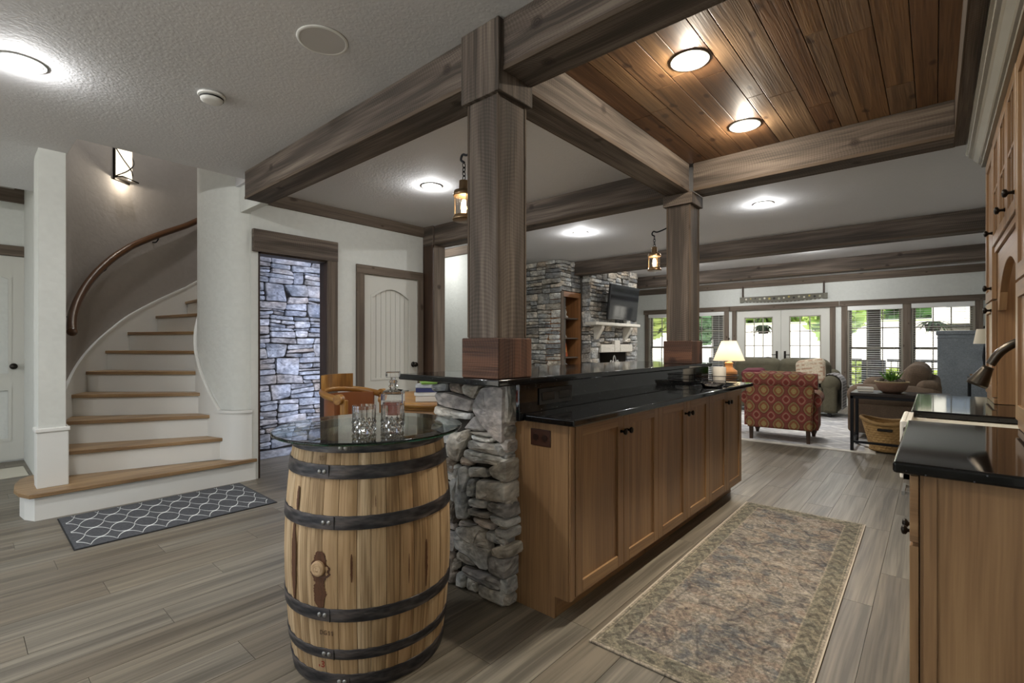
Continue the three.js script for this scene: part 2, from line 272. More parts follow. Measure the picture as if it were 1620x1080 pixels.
// ---------------------------------------------------------------- trim boards
{
  const t1 = structure('trim_1', 'brown board along the top of the left wall', 'trim'); part('board', bb(W, W + 0.025, 2.55, C, -3.78, -1.77, 'z', [2, 0.3], 0.003), M.trim, t1);
  const t2 = structure('trim_2', 'brown board along the top of the far wall', 'trim'); part('board', bb(-6, 1.2, 2.53, C, ZF, ZF + 0.025, 'x', [2, 0.3], 0.003), M.trim, t2);
  const t3 = structure('trim_3', 'brown board along the top of the hall wall', 'trim'); part('board', bb(-8, -4.95, 2.55, C, -4.87, -4.845, 'x', [2, 0.3], 0.003), M.trim, t3);
  const t4 = structure('trim_4', 'grey brown board high on the side hall wall', 'trim'); part('board', bb(-7.4, -7.37, 2.75, 2.92, -0.5, 3.0, 'z', [2, 0.3], 0.003), M.trim, t4);
  const t5 = structure('trim_5', 'dark rough sawn casing round the stone alcove opening', 'trim');
  part('casing_head', bb(W - 0.01, W + 0.04, 2.10, 2.305, -2.634, -1.80, 'z', [2, 0.5], 0.004), M.beam, t5);
  part('casing_leg', bb(W - 0.01, W + 0.035, 0, 2.10, -2.634, -2.527, 'y', [2, 0.5], 0.004), M.trim, t5);
  part('jamb', bb(W - 0.14, W + 0.005, 0, 2.10, -2.54, -2.525, 'y', [2, 0.5]), M.darkWood, t5);
  part('jamb', bb(W - 0.14, W + 0.005, 0, 2.10, -1.87, -1.855, 'y', [2, 0.5]), M.darkWood, t5);
  part('jamb_head', bb(W - 0.14, W + 0.005, 2.085, 2.105, -2.54, -1.855, 'z', [2, 0.5]), M.darkWood, t5);
  const t6 = structure('trim_6', 'brown casing round the dining door', 'trim');
  part('casing_head', bb(W, W + 0.025, 2.02, 2.115, -3.766, -2.86, 'z', [2, 0.3], 0.003), M.trim, t6);
  for (const z of [-2.86, -3.69]) part('casing_leg', bb(W, W + 0.025, 0, 2.02, z, z - (z < -3 ? 0.076 : 0.095), 'y', [2, 0.3], 0.003), M.trim, t6);
  const far = (n, lab, [x0, x1, y0, y1], mid, ov) => {
    const t = structure('trim_' + n, lab, 'trim'), w = 0.1;
    part('casing_head', bb(x0 - w - ov, x1 + w + ov, y1, y1 + 0.11, ZF, ZF + 0.03, 'x', [2, 0.3], 0.003), M.trim, t);
    part('casing_leg', bb(x0 - w, x0, y0, y1, ZF, ZF + 0.022, 'y', [2, 0.3], 0.003), M.trim, t);
    part('casing_leg', bb(x1, x1 + w, y0, y1, ZF, ZF + 0.022, 'y', [2, 0.3], 0.003), M.trim, t);
    if (mid !== null) part('mullion_board', bb(mid - 0.06, mid + 0.06, y0, y1, ZF, ZF + 0.022, 'y', [2, 0.3], 0.003), M.trim, t);
    if (y0) part('sill', bb(x0 - w - ov, x1 + w + ov, y0 - 0.05, y0, ZF, ZF + 0.08, 'x', [2, 0.3], 0.003), M.trim, t);
  };
  far(7, 'brown casing of the window pair beside the fireplace', winL, -4.67, 0.03);
  far(8, 'brown casing round the french doors', frD, null, 0.06);
  far(9, 'brown casing of the window pair behind the armoire', winR, -0.39, 0.03);
  const bs = structure('baseboard_far', 'white baseboard of the far wall', 'baseboard');
  part('board', merge([bb(-6, frD[0] - 0.1, 0, 0.13, ZF, ZF + 0.015, 'x', G1), bb(frD[1] + 0.1, 1.2, 0, 0.13, ZF, ZF + 0.015, 'x', G1)]), M.white, bs);
  const bl = structure('baseboard_left', 'white baseboard of the left wall', 'baseboard');
  part('board', bb(W, W + 0.015, 0, 0.13, -2.86, -2.634, 'z', G1), M.white, bl);
}

// ---------------------------------------------------------------- panel doors
function panelDoor(root, w, h, knobSide) {   // face looks along +z, hinge at x = 0
  const d = 0.04, st = 0.105;
  const archTop = (x0, x1, y0, y1, rise) => { const p = [[x0, y0], [x1, y0], [x1, y1 - rise]]; for (let k = 1; k <= 9; k++) { const t = k / 10; p.push([lerp(x1, x0, t), y1 - rise + Math.sin(Math.PI * t) * rise]); } p.push([x0, y1 - rise]); return p; };
  const up = (o, arch) => archTop(st - o, w - st + o, h * 0.42 - o, h - 0.13 + o, arch ? 0.1 : 0), low = (o) => [[st - o, 0.22 - o], [w - st + o, 0.22 - o], [w - st + o, h * 0.35 + o], [st - o, h * 0.35 + o]];
  part('door_frame', metric(prism([[0, 0], [w, 0], [w, h], [0, h]], d, 0.001, [up(0, true), low(0)]), 'y', G1), M.doorWhite, root, [0, 0, -d]);
  for (const [f, arch] of [[up, true], [low, false]]) part('panel_moulding', metric(prism(f(0.012, arch), 0.012, 0, [f(-0.014, arch)]), 'y', G1), M.doorWhite, root, [0, 0, -0.007]);
  const n = 8, pw = (w - 2 * st) / n;
  for (let k = 0; k < n; k++) {
    part('panel_plank', bb(st + k * pw + 0.002, st + (k + 1) * pw - 0.002, h * 0.42, h - 0.13, -0.03, -0.016, 'y', G1, 0.002), M.doorWhite, root);
    part('panel_plank', bb(st + k * pw + 0.002, st + (k + 1) * pw - 0.002, 0.22, h * 0.35, -0.03, -0.016, 'y', G1, 0.002), M.doorWhite, root);
  }
  part('panel_back', bb(st, w - st, 0.22, h - 0.13, -0.04, -0.028, 'y', G1), M.doorWhite, root);
  const kn = part('door_knob', lathe([[0, 0], [0.032, 0], [0.032, 0.006], [0.012, 0.012], [0.012, 0.03], [0.026, 0.038], [0.03, 0.052], [0.024, 0.066], [0, 0.07]], 20).rotateX(Math.PI / 2), M.bronze, root, [knobSide, 0.995, 0]);
  kn.userData = { label: 'dark bronze round door knob' };
}
{
  const d = structure('door_1', 'beige two panel arched plank door with black hinges', 'door'); d.position.set(W - 0.006, 0.008, -2.958); d.rotation.y = Math.PI / 2;
  panelDoor(d, 0.73, 2.01, 0.675);
  for (const y of [0.25, 1.02, 1.8]) part('hinge', bb(-0.008, 0.008, y - 0.045, y + 0.045, -0.004, 0.012, 'y', G1, 0.003), M.black, d);
  const e = structure('door_2', 'grey white panel door in the side hall', 'door'); e.position.set(-7.385, 0.015, 0.42); e.rotation.y = Math.PI / 2;
  panelDoor(e, 0.92, 2.16, 0.84);
  const t = structure('trim_10', 'grey brown casing of the side hall door', 'trim');
  part('casing_head', bb(-7.4, -7.365, 2.18, 2.29, -0.6, 0.55, 'z', [2, 0.3], 0.003), M.trim, t);
  part('casing_leg', bb(-7.4, -7.365, 0, 2.18, 0.43, 0.54, 'y', [2, 0.3], 0.003), M.trim, t);
}

// ---------------------------------------------------------------- windows and french doors
function sash(root, name, x0, x1, y0, y1, z, cols, rows, fw, mat0) {
  const s = new THREE.Group(); s.name = name; root.add(s);
  part('sash_frame', merge([bb(x0, x1, y0, y0 + fw, z - 0.02, z + 0.02), bb(x0, x1, y1 - fw, y1, z - 0.02, z + 0.02), bb(x0, x0 + fw, y0, y1, z - 0.02, z + 0.02), bb(x1 - fw, x1, y0, y1, z - 0.02, z + 0.02)]), mat0, s);
  const w = (x1 - x0 - 2 * fw) / cols, h = (y1 - y0 - 2 * fw) / rows, g = box(w - 0.012, h - 0.012, 0.004), vb = box(0.018, y1 - y0 - 2 * fw, 0.02), hb = box(x1 - x0 - 2 * fw, 0.018, 0.02);
  for (let i = 0; i < cols; i++) for (let j = 0; j < rows; j++) part('pane', g, M.pane, s, [x0 + fw + (i + 0.5) * w, y0 + fw + (j + 0.5) * h, z]);
  for (let i = 1; i < cols; i++) part('muntin', vb, mat0, s, [x0 + fw + i * w, (y0 + y1) / 2, z]);
  for (let j = 1; j < rows; j++) part('muntin', hb, mat0, s, [(x0 + x1) / 2, y0 + fw + j * h, z]);
}
const sashMat = flat(0x8f897c, 0.5);
let wn = 1;
for (const [[x0, x1, y0, y1], mid, lab, bl] of [[winL, -4.67, 'double hung window beside the fireplace', 'beside the fireplace'], [winR, -0.39, 'double hung window behind the armoire', 'behind the armoire']]) {
  for (const [a, b, side] of [[x0, mid - 0.06, 'left'], [mid + 0.06, x1, 'right']]) {
    const w = structure('window_' + wn++, lab, 'window');
    part('window_frame', merge([bb(a, a + 0.03, y0, y1, ZF - 0.13, ZF), bb(b - 0.03, b, y0, y1, ZF - 0.13, ZF), bb(a, b, y1 - 0.03, y1, ZF - 0.13, ZF), bb(a, b, y0, y0 + 0.03, ZF - 0.13, ZF)]), sashMat, w);
    const my = (y0 + y1) / 2 - 0.02;
    sash(w, 'lower_sash', a + 0.03, b - 0.03, y0 + 0.03, my + 0.02, ZF - 0.08, 3, 2, 0.035, sashMat);
    sash(w, 'upper_sash', a + 0.03, b - 0.03, my - 0.02, y1 - 0.03, ZF - 0.105, 3, 2, 0.035, sashMat);
    const k = thing('window_blind', side === 'left' ? 'white slatted blind on the left light of the window pair ' + bl : 'white slatted blind on the right light of the window pair ' + bl, 'blind', [0, 0, 0], 0, 'white window blinds');
    k.userData.label = 'white open slatted blind ' + (bl.includes('fire') ? (side === 'left' ? 'in the window next to the chimney' : 'in the window between the far bar post and french doors') : (side === 'left' ? 'in the window behind the green succulent' : 'in the window half hidden by the blue grey cabinet'));
    part('valance', bb(a + 0.005, b - 0.005, y1 - 0.09, y1 - 0.005, ZF - 0.05, ZF + 0.03, 'x', G1, 0.004), M.white, k);
    const sl = []; for (let y = y0 + 0.06; y < y1 - 0.1; y += 0.043) sl.push(box(b - a - 0.07, 0.0025, 0.045).rotateX(0.12).translate((a + b) / 2, y, ZF - 0.03));
    const sp = part('slat', merge(sl), M.white, k); sp.userData = { kind: 'stuff' };
    for (const f of [0.15, 0.85]) part('ladder_cord', bb(lerp(a, b, f) - 0.002, lerp(a, b, f) + 0.002, y0 + 0.05, y1 - 0.08, ZF - 0.008, ZF - 0.006), M.white, k);
    part('bottom_rail', bb(a + 0.035, b - 0.035, y0 + 0.032, y0 + 0.05, ZF - 0.052, ZF - 0.008), M.white, k);
  }
}
{
  const [x0, x1, , y1] = frD, m = (x0 + x1) / 2;
  for (const [n, a, b, lab, ha] of [[3, x0, m, 'white french door leaf nearer the fireplace with fifteen panes', 1], [4, m, x1, 'white french door leaf nearer the window with fifteen panes', -1]]) {
    const d = structure('door_' + n, lab, 'door'), ga = a + 0.16, gb = b - 0.16, z = ZF - 0.04;
    part('door_frame', merge([bb(a + 0.003, ga, 0.01, y1, z - 0.022, z + 0.022), bb(gb, b - 0.003, 0.01, y1, z - 0.022, z + 0.022), bb(ga, gb, y1 - 0.16, y1, z - 0.022, z + 0.022), bb(ga, gb, 0.01, 0.26, z - 0.022, z + 0.022)]), M.doorWhite, d);
    sash(d, 'glazing', ga, gb, 0.26, y1 - 0.16, z, 3, 5, 0.02, sashMat);
    part('door_handle', merge([bb(m + ha * -0.08 - 0.02, m + ha * -0.08 + 0.02, 0.92, 1.1, z + 0.022, z + 0.03), tube([[m - ha * 0.08, 1.02, z + 0.03], [m - ha * 0.08, 1.02, z + 0.07], [m - ha * 0.18, 1.02, z + 0.07]], 0.009, 10, 6)]), M.bronze, d);
  }
}

// ---------------------------------------------------------------- timber beams and posts
const BT = [2, 0.5];
function beam(label, x0, x1, z0, z1, y0 = 2.44, y1 = C) {
  const b = thing('ceiling_beam', label, 'beam'), ax = Math.abs(x1 - x0) > Math.abs(z1 - z0) ? 'x' : 'z', e = 0.022;
  part('beam_core', bb(x0, x1, y0 + 0.002, y1, z0, z1, ax, BT, 0.004), M.beam, b);
  const E = (a0, a1, c0, c1) => part('edge_board', bb(a0, a1, y0, y0 + e, c0, c1, ax, [2, 0.3], 0.003), M.beamEdge, b);
  if (ax === 'x') { E(x0, x1, Math.max(z0, z1) - 0.006, Math.max(z0, z1) + 0.003); E(x0, x1, Math.min(z0, z1) - 0.003, Math.min(z0, z1) + 0.006); }
  else { E(Math.max(x0, x1) - 0.006, Math.max(x0, x1) + 0.003, z0, z1); E(Math.min(x0, x1) - 0.003, Math.min(x0, x1) + 0.006, z0, z1); }
  return b;
}
beam('dark rough sawn beam from the post over the barrel to the stair wall', -4.30, -1.665, -1.77, -1.58);
beam('dark beam edging the pine ceiling on the barrel side, post to cabinets', -1.425, 0.14, -1.77, -1.58);
beam('dark beam over the bar joining the two timber posts', -1.64, -1.455, -3.80, -1.79);
beam('dark beam edging the pine ceiling from the far bar post to the cabinets', -1.425, 0.09, -4.0, -3.80);
beam('dark beam from the far bar post to the timber door post', -4.54, -1.665, -4.0, -3.80);
beam('dark beam along the sink cabinets beside the pine ceiling', 0.09, 0.25, -4.0, -1.78);
beam('long dark beam across the living room meeting the stone fireplace wall', -4.70, 1.19, -7.24, -7.05);
beam('long dark beam across the living room nearest the french doors', -5.97, 1.19, -9.75, -9.55);
function post(label, x, z, y0, hasLantern) {
  const p = thing('timber_post', label, 'post', [x, 0, z]), s = 0.095;
  part('shaft', rbox(0.19, 2.44 - y0 - 0.18, 0.19, 0.004, 'y', BT).translate(0, (2.44 + y0 + 0.18) / 2, 0), M.beam, p);
  for (const [a, b] of [[s, s], [-s, s], [s, -s], [-s, -s]]) part('corner_strip', rbox(0.012, 2.35 - y0 - 0.185, 0.012, 0.002, 'y', [2, 0.3]).translate(a - Math.sign(a) * 0.003, (2.35 + y0 + 0.185) / 2, b - Math.sign(b) * 0.003), M.beamEdge, p);
  part('base_block', rbox(0.232, 0.182, 0.232, 0.005, 'x', BT).translate(0, y0 + 0.091, 0), M.red, p);
  return p;
}
const BAR = 1.088;
const p1 = post('tall timber post at the near end of the bar above the stone pillar', -1.545, -1.67, BAR);
part('cap_block', rbox(0.238, C - 2.35, 0.238, 0.005, 'y', BT).translate(0, (C + 2.35) / 2, 0), M.beam, p1);
const p2 = post('timber post standing at the far end of the bar', -1.545, -3.90, BAR);
part('cap_block', rbox(0.238, 0.09, 0.238, 0.005, 'x', BT).translate(0, 2.395, 0), M.beam, p2);
{
  const p = thing('door_post', 'dark timber post on the wall end beside the beige door', 'post', [W, 0, -3.87]);
  part('front_board', bb(0, 0.186, 0, 2.44, 0.075, 0.094, 'y', BT, 0.003), M.darkWood, p);
  part('side_board', bb(0.165, 0.186, 0, 2.44, -0.1, 0.075, 'y', BT, 0.003), M.trim, p);
  part('post_core', bb(0, 0.165, 0, 2.44, -0.1, 0.075, 'y', BT), M.darkWood, p);
  part('top_block', bb(0, 0.186, 2.44, C, -0.13, 0.094, 'x', BT, 0.003), M.beam, p);
}
// pine board ceiling in the coffer
{
  const p = thing('pine_ceiling', 'knotty pine boards set between the dark kitchen beams', 'ceiling boards', [0, C, 0]);
  const r = rngOf(15), w0 = [0.14, 0.11, 0.15, 0.1, 0.14, 0.09, 0.15, 0.12, 0.09, 0.16, 0.125, 0.095, 0.11, 0.12]; let x = -1.455, k = 0;
  while (x < 0.09) {
    const w = Math.min(w0[k++ % w0.length], 0.092 - x); if (w < 0.02) break; let z = -1.77;
    while (z > -3.79) { let l = 0.7 + r() * 1.5; if (z - l < -3.5) l = 3.8 + z; part('plank', rbox(w - 0.003, 0.016, l - 0.002, 0.0025, 'z', [1.9, 0.32]).translate(x + w / 2, -0.004, z - l / 2), pick(M.pine, r), p); z -= l; }
    x += w;
  }
}

// ---------------------------------------------------------------- stone work
function stoneGeo(poly, depth, r, bulge = 0.012) {   // poly in xy, counter-clockwise or not; front looks along +z
  let area = 0; poly.forEach(([x, y], i) => { const [a, b] = poly[(i + 1) % poly.length]; area += x * b - a * y; });
  if (area < 0) poly = poly.slice().reverse();
  // round the corners: cut each corner in two, add a jittered mid point
  const pts = [], n0 = poly.length;
  for (let i = 0; i < n0; i++) {
    const p = poly[i], a = poly[(i + n0 - 1) % n0], b = poly[(i + 1) % n0], la = Math.hypot(a[0] - p[0], a[1] - p[1]), lb = Math.hypot(b[0] - p[0], b[1] - p[1]);
    const ta = Math.min(0.22, 0.011 / la), tb = Math.min(0.22, 0.011 / lb);
    pts.push([lerp(p[0], a[0], ta), lerp(p[1], a[1], ta)], [lerp(p[0], b[0], tb), lerp(p[1], b[1], tb)]);
    if (lb > 0.12) { const t = 0.4 + r() * 0.2, j = (r() - 0.5) * 0.012; pts.push([lerp(p[0], b[0], t) - (b[1] - p[1]) / lb * j, lerp(p[1], b[1], t) + (b[0] - p[0]) / lb * j]); }
  }
  const n = pts.length; let cx = 0, cy = 0; for (const [x, y] of pts) { cx += x / n; cy += y / n; }
  const size = Math.sqrt(Math.abs(area) / 2), ins = clamp(0.009 / size, 0.03, 0.2), pos = [], idx = [];
  for (const [x, y] of pts) pos.push(x, y, 0);
  for (const [x, y] of pts) pos.push(x, y, depth * 0.8);
  for (const [x, y] of pts) pos.push(lerp(x, cx, ins), lerp(y, cy, ins), depth * 0.95 + (r() - 0.5) * bulge * 0.8);
  for (const [x, y] of pts) pos.push(lerp(x, cx, 0.4 + 0.25 * r()), lerp(y, cy, 0.4 + 0.25 * r()), depth + (r() - 0.45) * bulge * 1.2);
  pos.push(cx, cy, depth + (r() - 0.4) * bulge);
  for (let k = 0; k < 3; k++) for (let i = 0; i < n; i++) { const j = (i + 1) % n, a = k * n + i, b = k * n + j, c = a + n, d = b + n; idx.push(a, b, d, a, d, c); }
  for (let i = 0; i < n; i++) idx.push(3 * n + i, 3 * n + (i + 1) % n, 4 * n);
  const g = new THREE.BufferGeometry(); g.setAttribute('position', new THREE.Float32BufferAttribute(pos, 3)); g.setIndex(idx);
  const ox = r() * 5, oy = r() * 5, uv = new Float32Array(pos.length / 3 * 2);
  for (let i = 0; i < pos.length / 3; i++) { uv[i * 2] = (pos[i * 3] + pos[i * 3 + 2] * 0.7) / 0.7 + ox; uv[i * 2 + 1] = (pos[i * 3 + 1] + pos[i * 3 + 2] * 0.3) / 0.7 + oy; }
  g.setAttribute('uv', new THREE.BufferAttribute(uv, 2)); g.computeVertexNormals(); return toCreasedNormals(g, 0.42);
}
// irregular ledge-stone layout for a rectangle; holes are rectangles left free
function ledgeLayout(x0, x1, y0, y1, r, { hMin = 0.035, hMax = 0.11, wMax = 0.42, big = 0.06, gap = 0.006, holes = [], warp = 0.012 } = {}) {
  const cells = [];
  (function split(a, b, c, d, dep) {
    const w = b - a, h = d - c;
    if (w < 0.02 || h < 0.015) return;
    const isBig = h < 0.3 && h > 0.14 && w < 0.26 && r() < big * 4;
    if (isBig) { cells.push([a, b, c, d]); return; }
    if (h > hMax && (h > w * 0.42 || w < 0.3)) { let t = 0.3 + r() * 0.4; split(a, b, c, c + h * t, dep + 1); split(a, b, c + h * t, d, dep + 1); return; }
    if (w > wMax || (w > 0.16 && w > h * 5.5 && r() < 0.75) || h > hMax) { const t = 0.3 + r() * 0.4; split(a, a + w * t, c, d, dep + 1); split(a + w * t, b, c, d, dep + 1); return; }
    if (h > hMin * 2 && r() < 0.55) { const t = 0.38 + r() * 0.24; split(a, b, c, c + h * t, dep + 1); split(a, b, c + h * t, d, dep + 1); return; }
    cells.push([a, b, c, d]);
  })(x0, x1, y0, y1, 0);
  const s = Math.floor(r() * 1000), wp = (x, y) => [x + (vn(x * 7, y * 9, 9999, 9999, s) - 0.5) * warp * 3.4, y + (vn(x * 6, y * 11, 9999, 9999, s + 1) - 0.5) * warp * 2.2];
  const out = [];
  for (const [a, b, c, d] of cells) {
    const mx = (a + b) / 2, my = (c + d) / 2;
    if (holes.some(([p, q, s0, t]) => mx > p && mx < q && my > s0 && my < t)) continue;
    const g = gap; let p = [[a + g, c + g], [b - g, c + g], [b - g, d - g], [a + g, d - g]].map(([x, y]) => wp(x, y)).map(([x, y]) => [clamp(x, x0, x1), clamp(y, y0, y1)]);
    if (r() < 0.16 && d - c > 0.08) { const k = Math.floor(r() * 4), q = p[k], e = p[(k + 1) % 4]; p[k] = [lerp(q[0], e[0], 0.14), lerp(q[1], e[1], 0.14)]; }
    out.push(p);
  }
  return out;
}
function layStones(root, polys, mats, r, dMin, dMax, pos, turn) {
  for (const p of polys) { const m = part('stone', stoneGeo(p, lerp(dMin, dMax, r()), r), pick(mats, r), root, pos); m.rotation.y = turn; }
}
// stone end of the bar: outlines of the stones on its near face
{
  const root = thing('stone_pillar', 'rough grey stacked stone end of the bar beside the barrel', 'stone pillar', [0, 0, 0]);
  const zf = -1.69, r = rngOf(33), A = (l) => l.map(([x, y]) => [x / 6 + 640, y / 6 + 560]), B = (l) => l.map(([x, y]) => [x / 6 + 640, y / 6 + 740]), D = (l) => l.map(([x, y]) => [x / 6 + 700, y / 6 + 900]);
  const plain = [
    A([[235, 290], [390, 268], [396, 350], [250, 358]]), A([[402, 275], [512, 278], [530, 385], [410, 352]]), A([[530, 285], [712, 298], [640, 432], [560, 392], [524, 372]]),
    A([[262, 370], [380, 364], [520, 405], [636, 450], [615, 552], [440, 520], [290, 470]]), A([[258, 492], [420, 538], [602, 568], [590, 628], [400, 614], [245, 565]]),
    A([[650, 582], [745, 738], [556, 712]]), A([[590, 732], [745, 742], [815, 792], [650, 768]]), A([[598, 776], [650, 772], [812, 802], [800, 850], [720, 842], [605, 812]]),
    A([[582, 820], [800, 856], [902, 905], [896, 972], [800, 952], [572, 892]]), A([[548, 908], [800, 955], [950, 1005], [950, 1085], [620, 1032], [535, 972]]),
    A([[400, 758], [560, 720], [585, 775], [580, 800], [515, 930], [475, 1035], [388, 992], [372, 850]]), A([[500, 985], [548, 988], [630, 1045], [600, 1070], [508, 1055]]),
    A([[388, 1040], [470, 1055], [490, 1085], [470, 1165], [405, 1145]]), B([[505, -10], [572, -10], [592, 90], [562, 200], [570, 470], [558, 496], [482, 490], [466, 300], [486, 100]]),
    B([[582, -5], [722, 8], [774, 96], [592, 92]]), B([[592, 110], [658, 110], [648, 282], [580, 272]]), B([[586, 298], [720, 300], [772, 330], [768, 392], [590, 362]]),
    B([[580, 388], [775, 438], [786, 492], [700, 472], [580, 442]]), B([[628, 472], [720, 500], [830, 560], [822, 606], [740, 572], [628, 512]]), B([[500, 505], [560, 502], [640, 562], [500, 556]]),
    B([[758, 600], [830, 622], [850, 652], [940, 690], [936, 742], [880, 736], [760, 692]]), B([[470, 570], [700, 570], [740, 622], [762, 700], [800, 760], [780, 992], [690, 962], [600, 852], [450, 762], [440, 622]]),
    B([[488, 790], [620, 872], [650, 944], [560, 922], [460, 842]]), B([[412, 112], [478, 102], [458, 332], [426, 325]]), B([[430, 345], [458, 340], [474, 492], [440, 552]]), B([[425, 850], [480, 900], [478, 975], [400, 1000]]),
    D([[128, 25], [202, 62], [200, 192], [114, 152]]), D([[210, 74], [302, 120], [306, 252], [206, 202]]), D([[35, 60], [108, 32], [102, 146], [36, 142]]),
  ];
  const corner = [
    A([[722, 312], [930, 308], [925, 862], [862, 830], [740, 700], [640, 562], [636, 458]]), A([[828, 846], [918, 876], [922, 978], [908, 972]]),
    B([[768, 8], [900, -60], [960, -70], [960, 140], [930, 140], [810, 90]]), B([[680, 112], [960, 150], [962, 332], [860, 326], [662, 292]]), B([[782, 318], [960, 352], [978, 497], [860, 452], [770, 386]]),
    B([[792, 442], [860, 462], [978, 512], [978, 582], [880, 556], [800, 502]]), B([[842, 572], [985, 592], [980, 686], [940, 682], [840, 642]]), B([[808, 768], [940, 740], [995, 752], [1002, 856], [880, 862], [815, 822]]),
    B([[795, 838], [860, 848], [958, 870], [955, 1080], [860, 1034], [788, 1002]]), D([[150, -10], [200, 0], [420, 60], [552, 130], [548, 216], [420, 182], [200, 62]]), D([[322, 134], [560, 225], [578, 382], [450, 332], [328, 256]]),
  ];
  const P = (l) => l.map(([u, v]) => { const q = onZ(u, v, zf); return [q[0], clamp(q[1], 0.002, 1.056)]; });
  for (const l of plain) part('stone', stoneGeo(P(l), 0.068 + r() * 0.018, r, 0.009), pick(M.stoneA, r), root, [0, 0, zf - 0.08]);
  for (const l of corner) part('corner_stone', stoneGeo(P(l), 0.125 + r() * 0.01, r, 0.009), pick(M.stoneA, r), root, [0, 0, zf - 0.125]);
  // low stones between, on the kitchen return and behind the barrel
  layStones(root, ledgeLayout(-2.06, -1.87, 0.002, 0.82, r, { hMin: 0.06, hMax: 0.14 }), M.stoneA, r, 0.06, 0.09, [0, 0, zf - 0.08], 0);
  layStones(root, ledgeLayout(0.0, 0.095, 0.002, 1.056, r, { hMin: 0.05, hMax: 0.12, warp: 0.006 }), M.stoneA, r, 0.02, 0.045, [-1.552, 0, zf - 0.01], Math.PI / 2);
  part('mortar_bed', bb(-2.05, -1.553, 0.001, 1.05, -1.80, zf - 0.045, 'y', G1), M.mortar, root);
}
// alcove stone wall
{
  const root = structure('wall_alcove', 'grey stacked stone wall inside the alcove lit by cool light', 'stone wall'), r = rngOf(44);
  part('mortar_bed', bb(-5.72, -5.545, 0, 2.42, -2.93, -1.92, 'y', G1), M.mortar, root);
  layStones(root, ledgeLayout(1.92, 2.93, 0.09, 2.41, r, { hMin: 0.036, hMax: 0.115, wMax: 0.45, big: 0.17, gap: 0.005, warp: 0.02 }), M.stoneB, r, 0.03, 0.065, [-5.547, 0, 0], Math.PI / 2);
  part('plinth', bb(-5.56, -5.47, 0, 0.075, -2.93, -1.92, 'z', G1, 0.006), M.stoneB[0], root);
}
// ---------------------------------------------------------------- bar: granite and cabinets
{
  const root = thing('granite_bar', 'raised black granite bar top under the timber posts', 'countertop');
  part('slab', bb(-2.12, -1.405, 1.058, BAR, -4.18, -1.53, 'z', [1, 1], 0.006), M.granite, root);
  const kw = structure('wall_bar', 'low wall carrying the raised bar top', 'wall'); part('wall_board', bb(-1.76, -1.475, 0, 1.057, -4.17, -1.815, 'z', G1), M.wall, kw);
  const c = thing('bar_counter', 'polished black granite counter with backsplash above the six cabinet doors', 'countertop');
  part('slab', bb(-1.43, -1.149, 0.888, 0.92, -4.42, -1.725, 'z', [1, 1], 0.008), M.granite, c);
  part('backsplash', bb(-1.455, -1.432, 0.888, 1.057, -4.17, -1.70, 'z', [1, 1], 0.003), M.granite, c);
  const o = thing('wall_outlet', 'black double outlet plate in the granite backsplash', 'outlet', [-1.431, 0.99, -1.98]);
  part('plate', bb(0, 0.005, -0.04, 0.04, -0.14, 0.14, 'z', G1, 0.004), M.black, o);
  for (const z of [-0.07, 0.07]) part('socket', bb(0.004, 0.008, -0.02, 0.02, z - 0.05, z + 0.05, 'z', G1, 0.002), flat(0x060606, 0.25), o);
}
const knobGeo = lathe([[0, 0], [0.009, 0], [0.006, 0.008], [0.006, 0.016], [0.016, 0.022], [0.017, 0.03], [0.012, 0.034], [0, 0.036]], 8);
function shaker(root, w, h, matl, knob) {   // door in xy, face looks +z, origin at lower left
  const d = new THREE.Group(); d.name = 'door'; root.add(d); const s = 0.058;
  part('stile', rbox(s, h, 0.02, 0.002, 'y', [2, 0.6]).translate(s / 2, h / 2, 0.01), matl, d); part('stile', rbox(s, h, 0.02, 0.002, 'y', [2, 0.6]).translate(w - s / 2, h / 2, 0.01), matl, d);
  part('rail', rbox(w - 2 * s, s, 0.02, 0.002, 'x', [2, 0.6]).translate(w / 2, s / 2, 0.01), matl, d); part('rail', rbox(w - 2 * s, s, 0.02, 0.002, 'x', [2, 0.6]).translate(w / 2, h - s / 2, 0.01), matl, d);
  part('panel', box(w - 2 * s + 0.01, h - 2 * s + 0.01, 0.008, 'y', [2, 0.6]).translate(w / 2, h / 2, 0.006), matl, d);
  if (knob) { const k = part('knob', knobGeo, M.bronze, d, [knob[0], knob[1], 0.02], [Math.PI / 2, 0, 0]); k.userData = { label: 'dark bronze cabinet knob' }; }
  return d;
}
